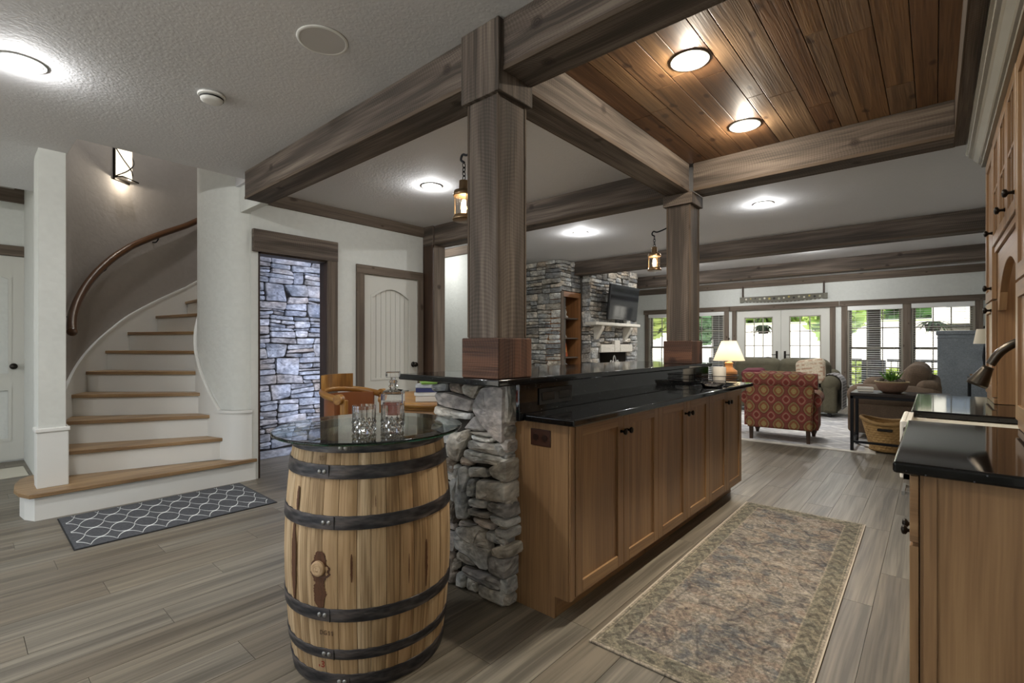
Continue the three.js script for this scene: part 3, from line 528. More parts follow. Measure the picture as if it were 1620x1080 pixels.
{
  const zs = [-1.83, -2.279, -2.70, -3.131, -3.543, -3.935, -4.315], labs = ['brown stained two door bar cabinet next to the stone pillar', 'middle brown stained two door bar cabinet', 'brown stained two door bar cabinet nearest the red armchair'];
  for (let k = 0; k < 3; k++) {
    const a = zs[2 * k] + (k ? 0 : 0.026), b = zs[2 * k + 2], c = thing('bar_cabinet', labs[k], 'cabinet', [-1.235, 0, a], 0, 'brown cabinets under the bar counter');
    part('carcass', bb(-0.235, 0, 0.1, 0.886, b - a + 0.001, -0.001, 'y', [2, 0.6]), M.cab, c);
    part('toe_kick', bb(-0.215, -0.065, 0, 0.1, b - a, -0.004, 'z', [2, 0.6]), M.cab, c);
    for (const [p, q, ks] of [[zs[2 * k], zs[2 * k + 1], 1], [zs[2 * k + 1], zs[2 * k + 2], 0]]) {
      const w = p - q - 0.004, d = shaker(c, w, 0.775, M.cab, [ks ? w - 0.03 : 0.03, 0.69]); d.position.set(0.002, 0.106, p - a - 0.002); d.rotation.y = Math.PI / 2;
    }
    if (k === 0) { part('end_panel', metric(prism([[-0.3, 0], [-0.062, 0], [-0.062, 0.1], [0.012, 0.1], [0.012, 0.886], [-0.3, 0.886]], 0.018), 'y', [2, 0.6]), M.cab, c, [0, 0, 0]); part('corner_stile', bb(0.004, 0.022, 0.1, 0.886, -0.022, 0.014, 'y', [2, 0.6], 0.003), M.cab, c); }
  }
  const o = thing('wall_outlet', 'brown outlet plate on the cabinet end panel beside the stone pillar', 'outlet', [-1.375, 0.81, -1.786]);
  part('plate', rbox(0.115, 0.078, 0.006, 0.003).translate(0, 0, 0.003), flat(0x3a1f14, 0.4), o);
  for (const x of [-0.026, 0.026]) part('socket', cyl(0.016, 0.016, 0.003, 16).rotateX(Math.PI / 2).translate(x, 0, 0.007), flat(0x22120c, 0.35), o);
}
// ---------------------------------------------------------------- barrel with glass top
{
  const bx = -1.79, bz = -1.154, H = 0.889, Rb = (y) => 0.295 + 0.036 * (1 - Math.pow((y - H / 2) / (H / 2), 2));
  const b = thing('oak_barrel', 'old oak whiskey barrel with dark metal hoops', 'barrel', [bx, 0, bz], Math.atan2(-bx, -bz)), r = rngOf(66);
  const cuts = []; let a = 0; while (a < Math.PI * 2 - 0.12) { cuts.push(a); a += 0.15 + r() * 0.13; } const nS = cuts.length; cuts.push(Math.PI * 2);
  for (let k = 0; k < nS; k++) {
    const a0 = cuts[k] + 0.003, a1 = cuts[k + 1] - 0.003, pos = [], idx = [], uv = [], ny = 10, na = 3, ou = r(), ov = r();
    for (let s = 0; s < 2; s++) for (let j = 0; j <= ny; j++) for (let i = 0; i <= na; i++) {
      const y = H * j / ny, q = lerp(a0, a1, i / na), e = (i === 0 || i === na) ? 0.0045 : 0, R = Rb(y) - e - s * 0.026; pos.push(Math.sin(q) * R, y, Math.cos(q) * R); uv.push(y / 1.6 + ou, q * 0.33 / 0.6 + ov);
    }
    const N = (ny + 1) * (na + 1), id = (s, j, i) => s * N + j * (na + 1) + i;
    for (let j = 0; j < ny; j++) for (let i = 0; i < na; i++) { idx.push(id(0, j, i), id(0, j, i + 1), id(0, j + 1, i + 1), id(0, j, i), id(0, j + 1, i + 1), id(0, j + 1, i)); idx.push(id(1, j, i), id(1, j + 1, i + 1), id(1, j, i + 1), id(1, j, i), id(1, j + 1, i), id(1, j + 1, i + 1)); }
    for (let j = 0; j < ny; j++) { idx.push(id(0, j, 0), id(0, j + 1, 0), id(1, j + 1, 0), id(0, j, 0), id(1, j + 1, 0), id(1, j, 0)); idx.push(id(0, j, na), id(1, j + 1, na), id(0, j + 1, na), id(0, j, na), id(1, j, na), id(1, j + 1, na)); }
    for (const j of [0, ny]) for (let i = 0; i < na; i++) idx.push(id(0, j, i), id(1, j, i), id(1, j, i + 1), id(0, j, i), id(1, j, i + 1), id(0, j, i + 1));
    const g = new THREE.BufferGeometry(); g.setAttribute('position', new THREE.Float32BufferAttribute(pos, 3)); g.setAttribute('uv', new THREE.Float32BufferAttribute(uv, 2)); g.setIndex(idx); g.computeVertexNormals();
    part('stave', toCreasedNormals(g, 0.6), pick(M.oak, r), b);
  }
  for (const [y0, y1] of [[0.851, 0.886], [0.76, 0.808], [0.585, 0.632], [0.258, 0.303], [0.117, 0.153], [0.004, 0.058]]) {
    const h = part('hoop', lathe([[Rb(y0) - 0.002, y0], [Rb(y0) + 0.004, y0], [Rb(y1) + 0.004, y1], [Rb(y1) - 0.002, y1]], 72), M.hoop, b); const q = -0.62 + r() * 0.3, ym = (y0 + y1) / 2;
    for (const d of [-0.035, 0.03]) part('rivet', new THREE.SphereGeometry(0.0085, 10, 6).scale(1, 1, 0.55), M.steel, h, [Math.sin(q + d) * (Rb(ym) + 0.004), ym, Math.cos(q + d) * (Rb(ym) + 0.004)], [0, q + d, 0]);
    part('hoop_lap', metric(bb(-0.001, 0.001, y0, y1, -0.001, 0.002), 'y'), M.black, h, [Math.sin(q + 0.09) * (Rb(ym) + 0.004), 0, Math.cos(q + 0.09) * (Rb(ym) + 0.004)], [0, q + 0.09, 0]);
  }
  // head boards
  for (let k = 0; k < 6; k++) { const R = 0.268, x0 = -R + k * R / 3, x1 = x0 + R / 3 - 0.002, p = []; for (let i = 0; i <= 6; i++) { const x = lerp(x0, x1, i / 6); p.push([x, Math.sqrt(Math.max(0, R * R - x * x))]); } for (let i = 6; i >= 0; i--) { const x = lerp(x0, x1, i / 6); p.push([x, -Math.sqrt(Math.max(0, R * R - x * x))]); } part('head_board', metric(prism(p, 0.02).rotateX(-Math.PI / 2).translate(0, 0.835, 0), 'z', [1.6, 0.6]), M.oak[2], b); }
  const q = -0.57; const bung = part('bung', lathe([[0, 0.012], [0.024, 0.012], [0.027, 0.008], [0.027, -0.02]], 24).rotateX(Math.PI / 2), mat(T.oak, { color: 0xf4e6d6, rough: 0.7 }), b, [Math.sin(q) * 0.331, 0.445, Math.cos(q) * 0.331], [0, q, 0]); bung.userData = { label: 'pale round wooden bung' };
  // dark soaked streaks: a thin skin of stain with ragged edges on the staves
  const stain = mat(T.oak, { color: 0x6a4a34, rough: 0.5 }), streak = (ang, wid, y0, y1, s) => {
    const pos = [], idx = [], n = 40, c = rngOf(s); let cl = 0, cr = 0;
    for (let j = 0; j <= n; j++) { const t = j / n, y = lerp(y0, y1, t), e = Math.pow(Math.sin(Math.PI * clamp(t * 0.94 + 0.03)), 0.5); cl = lerp(cl, c() - 0.5, 0.3); cr = lerp(cr, c() - 0.5, 0.3); const R = Rb(y) + 0.0008; for (const w of [-wid * e * (1 + cl), wid * e * (1 + cr)]) pos.push(Math.sin(ang + w) * R, y, Math.cos(ang + w) * R); }
    for (let j = 0; j < n; j++) idx.push(2 * j, 2 * j + 1, 2 * j + 3, 2 * j, 2 * j + 3, 2 * j + 2);
    const g = new THREE.BufferGeometry(); g.setAttribute('position', new THREE.Float32BufferAttribute(pos, 3)); g.setAttribute('uv', new THREE.Float32BufferAttribute(Array.from({ length: pos.length / 3 }, (_, i) => [pos[i * 3 + 1] / 1.6, (i % 2) * wid * 2]).flat(), 2)); g.setIndex(idx); g.computeVertexNormals(); return g;
  };
  for (const a of [[-0.97, 0.045, 0.3, 0.585, 3], [-0.93, 0.022, 0.632, 0.72, 4], [-0.56, 0.075, 0.303, 0.41, 5], [-0.56, 0.105, 0.385, 0.505, 6], [0.66, 0.018, 0.32, 0.5, 7], [0.42, 0.006, 0.36, 0.47, 8], [-0.2, 0.012, 0.4, 0.5, 9], [0.05, 0.004, 0.66, 0.7, 10]]) part('stain', streak(...a), stain, b);
  const font = await new FontLoader().loadAsync('fonts/droid/droid_sans_bold.typeface.json');
  for (const [txt, ang, y, sz, col] of [['13', -0.6, 0.078, 0.022, 0x8a2c1c], ['DG11', -0.5, 0.205, 0.016, 0x5a4430], ['15', -0.6, 0.822, 0.017, 0x7a6248]]) {
    const g = new TextGeometry(txt, { font, size: sz, depth: 0.0006, curveSegments: 3 }); g.computeBoundingBox(); g.translate(-g.boundingBox.max.x / 2, 0, 0);
    const m = part('stencil', g, flat(col, 0.8), b, [Math.sin(ang) * (Rb(y) + 0.0004), y, Math.cos(ang) * (Rb(y) + 0.0004)], [0, ang, 0]); m.userData = { label: 'faded stencilled lettering' };
  }
  const gl = thing('glass_disc', 'round clear glass top with green edge on the barrel', 'glass top', [bx, 0.8895, bz]);
  part('plate', lathe([[0, 0], [0.376, 0], [0.38, 0.003], [0.38, 0.009], [0.376, 0.012], [0, 0.012]], 96), new THREE.MeshPhysicalMaterial({ color: 0xffffff, roughness: 0.0, transmission: 1, thickness: 0.012, ior: 1.5, attenuationColor: new THREE.Color(0.25, 0.75, 0.6), attenuationDistance: 0.18 }), gl);
  // tumblers and decanter
  const gy = 0.902, tumbler = thing('tumbler', 'empty cut crystal tumbler on the glass top', 'glass', [0, gy, 0], 0, 'crystal tumblers');
  {
    const o = [[0.04, 0], [0.0425, 0.012], [0.043, 0.05], [0.044, 0.105]], pr = [[0, 0], ...o, [0.0405, 0.1055], [0.039, 0.05], [0.036, 0.026], [0, 0.023]];
    part('bowl', toCreasedNormals(lathe(pr, 40).toNonIndexed(), 0.5), M.crystal, tumbler);
    const cuts2 = []; for (let k = 0; k < 12; k++) for (let j = 0; j < 3; j++) { const q2 = (k + (j % 2) * 0.5) / 12 * Math.PI * 2; cuts2.push(clean(new THREE.OctahedronGeometry(0.009).scale(1, 1.1, 0.5).rotateY(q2).translate(Math.sin(q2) * 0.042, 0.012 + j * 0.015, Math.cos(q2) * 0.042))); }
    part('cut_facets', merge(cuts2), M.crystal, tumbler);
  }
  const at = (u, v) => { const d = ray(u, v), t = (gy - CAM_H) / d[1]; return [d[0] * t, gy, d[2] * t]; };
  tumbler.position.set(...at(576, 684)); const t2 = copyOf(tumbler); t2.position.set(...at(621, 682));
  tumbler.userData.label = 'empty cut crystal tumbler beside the decanter on the glass top'; t2.userData.label = 'empty cut crystal tumbler in front of the whiskey decanter';
  const dp = at(622, 664), d = thing('decanter', 'square crystal decanter half filled with amber whiskey', 'decanter', dp, YAW + 0.15);
  const sq = (pts) => toCreasedNormals(lathe(pts, 4, Math.PI / 4).toNonIndexed(), 0.3), k = 1.414;
  part('body', sq([[0, 0], [0.047 * k, 0], [0.048 * k, 0.004], [0.048 * k, 0.122], [0.04 * k, 0.132], [0.016 * k, 0.138], [0.013 * k, 0.138], [0.036 * k, 0.126], [0.041 * k, 0.118], [0.041 * k, 0.014], [0, 0.014]]), M.crystal, d);
  part('whiskey', sq([[0, 0.0145], [0.0405 * k, 0.0145], [0.0405 * k, 0.084], [0, 0.084]]), new THREE.MeshPhysicalMaterial({ color: 0xffffff, roughness: 0, transmission: 1, thickness: 0.05, ior: 1.36, attenuationColor: new THREE.Color(0.5, 0.13, 0.05), attenuationDistance: 0.05 }), d);
  part('neck', toCreasedNormals(lathe([[0.02, 0.134], [0.015, 0.142], [0.021, 0.152], [0.015, 0.162], [0.02, 0.172], [0.014, 0.18], [0.009, 0.18], [0.009, 0.134]], 8).toNonIndexed(), 0.2), M.crystal, d);
  part('stopper', rbox(0.062, 0.026, 0.062, 0.006, 'x', G1).translate(0, 0.205, 0), M.crystal, d); part('stopper_stem', cyl(0.012, 0.009, 0.02, 8).translate(0, 0.187, 0), M.crystal, d);
}
// ---------------------------------------------------------------- staircase
const RISE = 0.1965;
const NI = [null, [-4.68, -1.80], [-4.87, -1.633], [-5.042, -1.584], [-5.212, -1.555], [-5.33, -1.55], [-5.45, -1.58], [-5.56, -1.645], [-5.66, -1.73], [-5.74, -1.83], [-5.81, -1.96], [-5.85, -2.1]];
const NO = [null, [-4.74, -0.34], [-5.2, -0.565], [-5.56, -0.602], [-5.90, -0.69], [-6.17, -0.825], [-6.40, -1.01], [-6.60, -1.23], [-6.80, -1.53], [-6.96, -1.87], [-7.03, -2.15], [-7.06, -2.45]];
{
  const s = thing('staircase', 'curved white staircase with oak treads rising between two columns', 'staircase');
  const sh = (p, q, d) => { const dx = q[0] - p[0], dz = q[1] - p[1], l = Math.hypot(dx, dz); return [[p[0] + dz / l * d, p[1] - dx / l * d], [q[0] + dz / l * d, q[1] - dx / l * d]]; };
  for (let n = 2; n <= 10; n++) {
    const [a, b] = [NI[n], NO[n]], [c, e] = sh(NI[n + 1], NO[n + 1], -0.03), y = n * RISE;
    part('tread', metric(slab([a, b, e, c], y - 0.03, y, 0.004), 'z', [1.2, 0.5]), M.tread, s);
    const [p, q] = sh(a, b, -0.025), [p2, q2] = sh(a, b, -0.045);
    part('riser', metric(slab([p, q, q2, p2], y - RISE, y - 0.03), 'y', G1), M.white, s);
  }
  // starting step wraps round the wall end
  const sp = (d) => { const p = [[-4.72 + d, -1.83 - 0.0 * d], [-4.765 + d, -0.375 + d], [-4.86, -0.33 + d], [-5.0, -0.315 + d], [-5.2, -0.33 + d], [-5.36, -0.37 + d], [-5.42 - d, -0.40]]; return p; };
  part('tread', metric(slab([...sp(0.03), [-5.42, -0.62], [-5.25, -0.62], [-4.86, -1.66]], RISE - 0.03, RISE, 0.004), 'z', [1.2, 0.5]), M.tread, s);
  part('riser', metric(slab([...sp(0), [-5.4, -0.62], [-5.25, -0.62], [-4.86, -1.66]], 0, RISE - 0.03), 'y', G1), M.white, s);
  // skirt boards along both walls
  const nose = (arr) => (x, z) => { let best = [1e9, 0]; for (let n = 2; n < arr.length - 1; n++) { const a = arr[n], b = arr[n + 1], dx = b[0] - a[0], dz = b[1] - a[1]; let t = ((x - a[0]) * dx + (z - a[1]) * dz) / (dx * dx + dz * dz); t = clamp(t, n === 2 ? -1.2 : 0, 1); const d = Math.hypot(a[0] + dx * t - x, a[1] + dz * t - z); if (d < best[0]) best = [d, (n + t) * RISE]; } return best[1]; };
  const nO = nose(NO), nI = nose(NI), oi = outP, oj = offsetPath(outP, 0.014);
  part('skirt_board', strip(oi, oj, (t) => 0.1, (t) => { const p = oi[Math.round(t * 60)]; return Math.max(0.62, nO(...p) + 0.17); }), M.white, s);
  part('skirt_cap', strip(offsetPath(outP, 0.0), offsetPath(outP, 0.022), (t) => Math.max(0.60, nO(...oi[Math.round(t * 60)]) + 0.155), (t) => Math.max(0.625, nO(...oi[Math.round(t * 60)]) + 0.178)), M.white, s);
  const ii = innP, ij = offsetPath(innP, -0.016), hI = (t) => { const p = ii[Math.round(t * 60)]; return Math.max(0.645, nI(...p) + 0.19); };
  part('skirt_board', strip(ii, ij, () => RISE, hI), M.white, s);
  part('skirt_cap', strip(ii, offsetPath(innP, -0.03), (t) => hI(t) - 0.025, hI), M.white, s);
  // plinth with cap on the outer wall end
  part('plinth', bb(-5.05, -4.888, RISE, 0.6, -0.565, -0.395, 'y', G1, 0.003), M.white, s);
  part('plinth_cap', bb(-5.06, -4.878, 0.6, 0.63, -0.575, -0.385, 'y', G1, 0.008), M.white, s);
  // handrail
  const rp = []; const off = offsetPath(outP, 0.075); for (let i = 8; i <= 60; i += 2) { const [x, z] = off[i]; rp.push([x, nO(...outP[i]) + 0.86 + 0.02 * Math.min(1, (i - 8) / 20) * 4, z]); }
  const h = thing('handrail', 'dark wood handrail following the curved stair wall', 'handrail');
  part('rail', new THREE.TubeGeometry(new THREE.CatmullRomCurve3(rp.map((p) => V3(...p))), 80, 0.034, 10), M.railWood, h);
  part('rail_end', new THREE.SphereGeometry(0.037, 12, 8), M.railWood, h, rp[0]);
  for (const i of [3, 9, 15, 21]) { const [x, y, z] = rp[i], [wx, wz] = outP[8 + 2 * i]; part('bracket', tube([[wx, y - 0.08, wz], [lerp(wx, x, 0.6), y - 0.08, lerp(wz, z, 0.6)], [x, y - 0.05, z], [x, y - 0.02, z]], 0.007, 10, 6), M.iron, h); }
}
// ---------------------------------------------------------------- sconce on the stair wall
{
  const i = 31, [wx, wz] = outP[i], a = outP[i - 1], b = outP[i + 1], yaw = Math.atan2(-(b[1] - a[1]), (b[0] - a[0]));
  const s = thing('wall_sconce', 'small mission style sconce glowing on the curved stair wall', 'wall lamp', [wx, 2.97, wz], yaw); s.scale.set(1.45, 1.1, 1.2);
  part('back_plate', rbox(0.14, 0.34, 0.02, 0.004).translate(0, 0.17, 0.012), M.bronze, s);
  part('glass_shade', lathe([[0.062, 0.03], [0.062, 0.33]], 20, -Math.PI / 2, Math.PI).translate(0, 0, 0.022), new THREE.MeshStandardMaterial({ color: 0xfff6e6, emissive: 0xffefd6, emissiveIntensity: 1.1, roughness: 0.5, side: THREE.DoubleSide }), s);
  part('bottom_bar', rbox(0.15, 0.014, 0.09, 0.003).translate(0, 0.022, 0.055), M.bronze, s);
  for (const q of [-1, 1]) part('strap', tube([[-0.07 * q, 0.03, 0.03], [-0.02 * q, 0.1, 0.088], [0.05 * q, 0.2, 0.075], [0.07 * q, 0.3, 0.03]], 0.005, 16, 6), M.bronze, s);
  const L = new THREE.PointLight(new THREE.Color(1, 0.9, 0.74), 0.35); L.position.set(0, 0.005, 0.09); L.castShadow = true; L.shadow.radius = 1; s.add(L);
}

// ---------------------------------------------------------------- sink side: base cabinets, counter, hutch
const XF = 0.256;
{
  const defs = [[-1.735, -2.66, 'brown base cabinet with drawer and end panel beside the runner'], [-2.66, -3.07, 'brown base cabinet under the white sink'], [-3.07, -4.12, 'brown base cabinet between the sink and living room']];
  defs.forEach(([a, b, lab], k) => {
    const c = thing('base_cabinet', lab, 'cabinet', [-0.03, 0, a], 0, 'brown cabinets on the sink side'), L = a - b;
    part('carcass', bb(0, 0.55, 0.1, k === 1 ? 0.66 : 0.886, -L + 0.001, -0.02, 'y', [2, 0.6]), M.cab, c);
    part('toe_kick', bb(0.07, 0.55, 0, 0.1, -L + 0.001, -0.02, 'y', [2, 0.6]), M.cab, c);
    const n = k === 1 ? 1 : 2, w = (L - 0.02) / n;
    for (let i = 0; i < n; i++) {
      const hd = k === 1 ? 0.54 : 0.575, d = shaker(c, w - 0.004, hd, M.cab, [i ? w - 0.04 : 0.04, hd - 0.08]); d.position.set(-0.002, 0.106, -0.012 - w * i - w + 0.002); d.rotation.y = -Math.PI / 2;
      if (k !== 1) {
        const dr = part('drawer', rbox(0.02, 0.185, w - 0.004, 0.003, 'z', [2, 0.6]), M.cab, c, [-0.012, 0.784, -0.012 - w * (i + 0.5)]);
        const hp = part('handle', merge([bb(-0.034, -0.026, -0.006, 0.006, -0.06, 0.06), bb(-0.03, -0.01, -0.004, 0.004, -0.05, -0.042), bb(-0.03, -0.01, -0.004, 0.004, 0.042, 0.05)]), M.steel, dr); hp.userData = { label: 'steel bar handle' };
      }
    }
    if (k === 0) {
      const pm = M.cab;
      part('end_panel', bb(0.012, 0.55, 0, 0.886, -0.02, -0.004, 'y', [2, 0.6]), pm, c); part('end_stile', bb(0.008, 0.036, 0, 0.886, -0.01, 0.004, 'y', [2, 0.6], 0.002), M.cab, c);
    }
  });
  const g = thing('sink_counter', 'black granite counter round the white sink', 'countertop');
  part('near_slab', bb(-0.087, 0.528, 0.888, 0.92, -2.668, -1.695, 'z', G1, 0.008), M.granite, g); part('far_slab', bb(-0.087, 0.528, 0.888, 0.92, -4.13, -3.062, 'z', G1, 0.008), M.granite, g); part('back_strip', bb(0.36, 0.528, 0.888, 0.92, -3.062, -2.668, 'z', G1), M.granite, g);
  const s = thing('farmhouse_sink', 'white farmhouse sink set into the black granite counter', 'sink', [0, 0, 0]), por = flat(0xe9e6dd, 0.2);
  part('basin', merge([bb(-0.1, -0.075, 0.665, 0.912, -3.06, -2.67), bb(0.335, 0.36, 0.665, 0.887, -3.06, -2.67), bb(-0.1, 0.36, 0.665, 0.887, -3.06, -3.04), bb(-0.1, 0.36, 0.665, 0.887, -2.69, -2.67), bb(-0.1, 0.36, 0.665, 0.685, -3.06, -2.67)]), por, s);
  part('apron', bb(-0.112, -0.09, 0.665, 0.915, -3.058, -2.672, 'z', G1, 0.008), por, s);
  part('drain', cyl(0.04, 0.04, 0.004, 20).translate(0.13, 0.687, -2.865), M.steel, s);
  const f = thing('faucet', 'oil rubbed bronze gooseneck faucet with pull down head', 'faucet', [0, 0.921, -2.865]), fm = flat(0x4a453e, 0.28, 0.85);
  part('base', lathe([[0, 0], [0.032, 0], [0.03, 0.012], [0.022, 0.03], [0.019, 0.08], [0, 0.08]], 20).translate(0.44, 0, 0), fm, f);
  part('spout', tube([[0.44, 0.06, 0], [0.44, 0.2, 0], [0.42, 0.3, 0], [0.35, 0.345, 0], [0.27, 0.335, 0], [0.21, 0.29, 0], [0.178, 0.235, 0]], 0.0165, 40, 12), fm, f);
  part('spray_head', lathe([[0, 0.01], [0.034, 0.0], [0.036, 0.012], [0.021, 0.075], [0.0185, 0.09], [0, 0.09]], 20), fm, f, [0.135, 0.145, 0], [0, 0, -0.44]);
  part('lever', tube([[0.44, 0.06, 0.02], [0.44, 0.075, 0.06], [0.44, 0.1, 0.1]], 0.007, 10, 8), fm, f);
  const so = thing('soap_dish', 'small grey soap dish at the back of the sink counter', 'dish', [0.4, 0.921, -3.2]); part('tray', rbox(0.1, 0.022, 0.07, 0.008), flat(0x55585a, 0.4), so);
}
const glassDoor = (root, w, h, m) => {   // mullioned door in xy, face +z
  const d = new THREE.Group(); d.name = 'door'; root.add(d); const s = 0.05;
  part('door_frame', metric(prism([[0, 0], [w, 0], [w, h], [0, h]], 0.02, 0.002, [[[s, s], [w - s, s], [w - s, h - s], [s, h - s]]]), 'y', [2, 0.6]), m, d);
  part('mullion', box(0.016, h - 2 * s, 0.014, 'y', [2, 0.6]).translate(w / 2, h / 2, 0.01), m, d);
  part('mullion', box(w - 2 * s, 0.016, 0.014, 'x', [2, 0.6]).translate(w / 2, h * 0.5, 0.01), m, d);
  for (const [i, j] of [[0, 0], [1, 0], [0, 1], [1, 1]]) part('pane', box(w / 2 - s - 0.012, h / 2 - s - 0.012, 0.004).translate(i ? w * 0.75 - s / 2 + 0.002 : w * 0.25 + s / 2, j ? h * 0.75 - s / 2 : h * 0.25 + s / 2, 0.008), M.pane, d);
  return d;
};
{
  const tall = (lab, z0, z1) => {
    const c = thing('tall_cabinet', lab, 'cabinet', [XF, 0.921, z0], 0, 'hutch cabinets standing on the sink counter'), L = z0 - z1;
    part('carcass', bb(0.0, 0.295, 0, 1.409, -L, 0, 'y', [2, 0.6], 0.002), M.cab, c);
    part('base_moulding', bb(-0.014, 0.0, 0, 0.03, -L, 0.0, 'z', [2, 0.6], 0.004), M.cab, c);
    for (const [y, h, ky] of [[0.035, 0.52, 0.47], [0.565, 0.83, 0.06]]) { const d = shaker(c, L - 0.02, h, M.cab, [L - 0.05, ky]); d.position.set(-0.001, y, -L + 0.01); d.rotation.y = -Math.PI / 2; }
  };
  tall('tall brown hutch cabinet on the counter end toward the living room', -3.67, -4.12);
  tall('tall brown hutch cabinet on the counter end beside the end panel', -1.76, -2.68);
}
{
  const u = thing('wall_cabinet', 'brown glass door wall cabinet with mullions above the sink', 'cabinet', [XF, 1.76, -2.682]), L = 0.986, H = 0.57;
  part('carcass', merge([bb(0.27, 0.295, 0, H, -L, 0, 'y', [2, 0.6]), bb(0, 0.295, 0, 0.02, -L, 0, 'z', [2, 0.6]), bb(0, 0.295, H - 0.02, H, -L, 0, 'z', [2, 0.6]), bb(0, 0.295, 0, H, -L, -L + 0.018, 'y', [2, 0.6]), bb(0, 0.295, 0, H, -0.018, 0, 'y', [2, 0.6])]), M.cab, u);
  part('shelf', bb(0.02, 0.27, 0.28, 0.295, -L + 0.018, -0.018, 'z', [2, 0.6]), M.cab, u);
  for (let k = 0; k < 3; k++) {
    const w = L / 3, d = glassDoor(u, w - 0.004, H - 0.008, M.cab); d.position.set(-0.001, 0.004, -w * k - w + 0.002); d.rotation.y = -Math.PI / 2;
    const kn = part('knob', knobGeo, M.bronze, d, [k === 1 ? w - 0.03 : k ? 0.03 : w - 0.03, 0.07, 0.02], [Math.PI / 2, 0, 0]); kn.userData = { label: 'dark bronze cabinet knob' };
  }
  part('light_rail', bb(-0.012, 0.012, -0.03, 0, -L, 0, 'z', [2, 0.6], 0.003), M.cab, u);
  const v = thing('arched_valance', 'brown arched valance over the sink between the hutch cabinets', 'valance', [XF, 1.42, -2.682]);
  const p = [[0, 0], [0, 0.308], [L, 0.308], [L, 0]]; for (let k = 0; k <= 16; k++) { const t = k / 16; p.push([lerp(L - 0.07, 0.07, t), Math.pow(Math.sin(Math.PI * t), 0.55) * 0.22]); }
  part('arch_board', metric(prism(p, 0.03, 0.002), 'x', [2, 0.6]), M.cab, v, [0, 0, 0], [0, Math.PI / 2, 0]);
  const bk = thing('back_panel', 'brown wooden back panel behind the faucet', 'panel', [XR - 0.012, 0.921, -3.175]); part('board', bb(0, 0.01, 0, 0.83, -0.49, 0.49, 'y', [2, 0.6]), M.cab, bk);
  // crown moulding: profile in xy swept along z
  const cr = thing('crown_moulding', 'stepped glossy crown moulding along the top of the hutch', 'moulding', [0, 0, -4.16]);
  const XK = 0.232, pr = [[XK + 0.05, 2.331], [XK - 0.012, 2.331], [XK - 0.014, 2.343], [XK - 0.024, 2.346], [XK - 0.028, 2.36], [XK - 0.05, 2.385], [XK - 0.058, 2.4], [XK - 0.072, 2.404], [XK - 0.074, 2.418], [XK - 0.084, 2.422], [XK - 0.086, 2.439], [XK + 0.05, 2.439]];
  part('moulding', metric(prism(pr, 2.42, 0), 'z', [2, 0.6]), mat(T.plain, { color: 0x8c877a, rough: 0.22 }), cr);
  const sf = structure('trim_11', 'soffit over the hutch cabinets', 'trim'); part('board', bb(0.24, XR, 2.44, C, -4.2, 3.0, 'z', G1), M.wall, sf); part('filler', bb(XF + 0.02, XR, 2.331, 2.44, -4.12, -1.76, 'z', G1), M.cab, sf);
}
{
  const l = thing('under_cabinet_light', 'warm light strip under the glass door wall cabinet', 'light', [0.4, 1.757, -3.175]);
  part('lens', bb(-0.03, 0.03, -0.012, 0, -0.35, 0.35, 'z', G1, 0.003), new THREE.MeshStandardMaterial({ color: 0xffffff, emissive: 0xffe6c0, emissiveIntensity: 2 }), l);
  const L = new THREE.RectAreaLight(new THREE.Color(1, 0.88, 0.72), 3, 0.7, 0.06); L.position.set(0, -0.016, 0); L.rotation.set(-Math.PI / 2, 0, Math.PI / 2); l.add(L);
}
// ---------------------------------------------------------------- things on the bar counter
{
  const w = thing('wire_basket', 'black wire basket on the far end of the bar counter', 'basket', [-1.29, 0.921, -4.02]);
  const l = []; for (const y of [0.006, 0.04, 0.075]) l.push(tube([[-0.09, y, -0.14], [0.09, y, -0.14], [0.09, y, 0.14], [-0.09, y, 0.14]], 0.003, 40, 5, true));
  part('rim', merge(l), M.iron, w); const v = []; for (let k = 0; k <= 8; k++) for (const x of [-0.085, 0.085]) v.push(box(0.004, 0.075, 0.004).translate(x, 0.04, -0.13 + k * 0.0325)); for (let k = 0; k <= 8; k++) v.push(box(0.17, 0.003, 0.003).translate(0, 0.006, -0.13 + k * 0.0325));
  part('wires', merge(v), M.iron, w);
  const r = thing('paper_roll', 'white paper roll standing in the wire basket', 'paper roll', [-1.31, 0.93, -4.06]); part('roll', lathe([[0.018, 0], [0.05, 0], [0.05, 0.13], [0.018, 0.13], [0.018, 0]], 28), flat(0xe8e2d6, 0.9), r);
  const t = thing('glass_tray', 'clear glass tray beside the wire basket', 'tray', [-1.25, 0.921, -3.72]); part('dish', lathe([[0, 0], [0.07, 0], [0.085, 0.035], [0.081, 0.035], [0.067, 0.005], [0, 0.005]], 28), M.crystal, t);
}
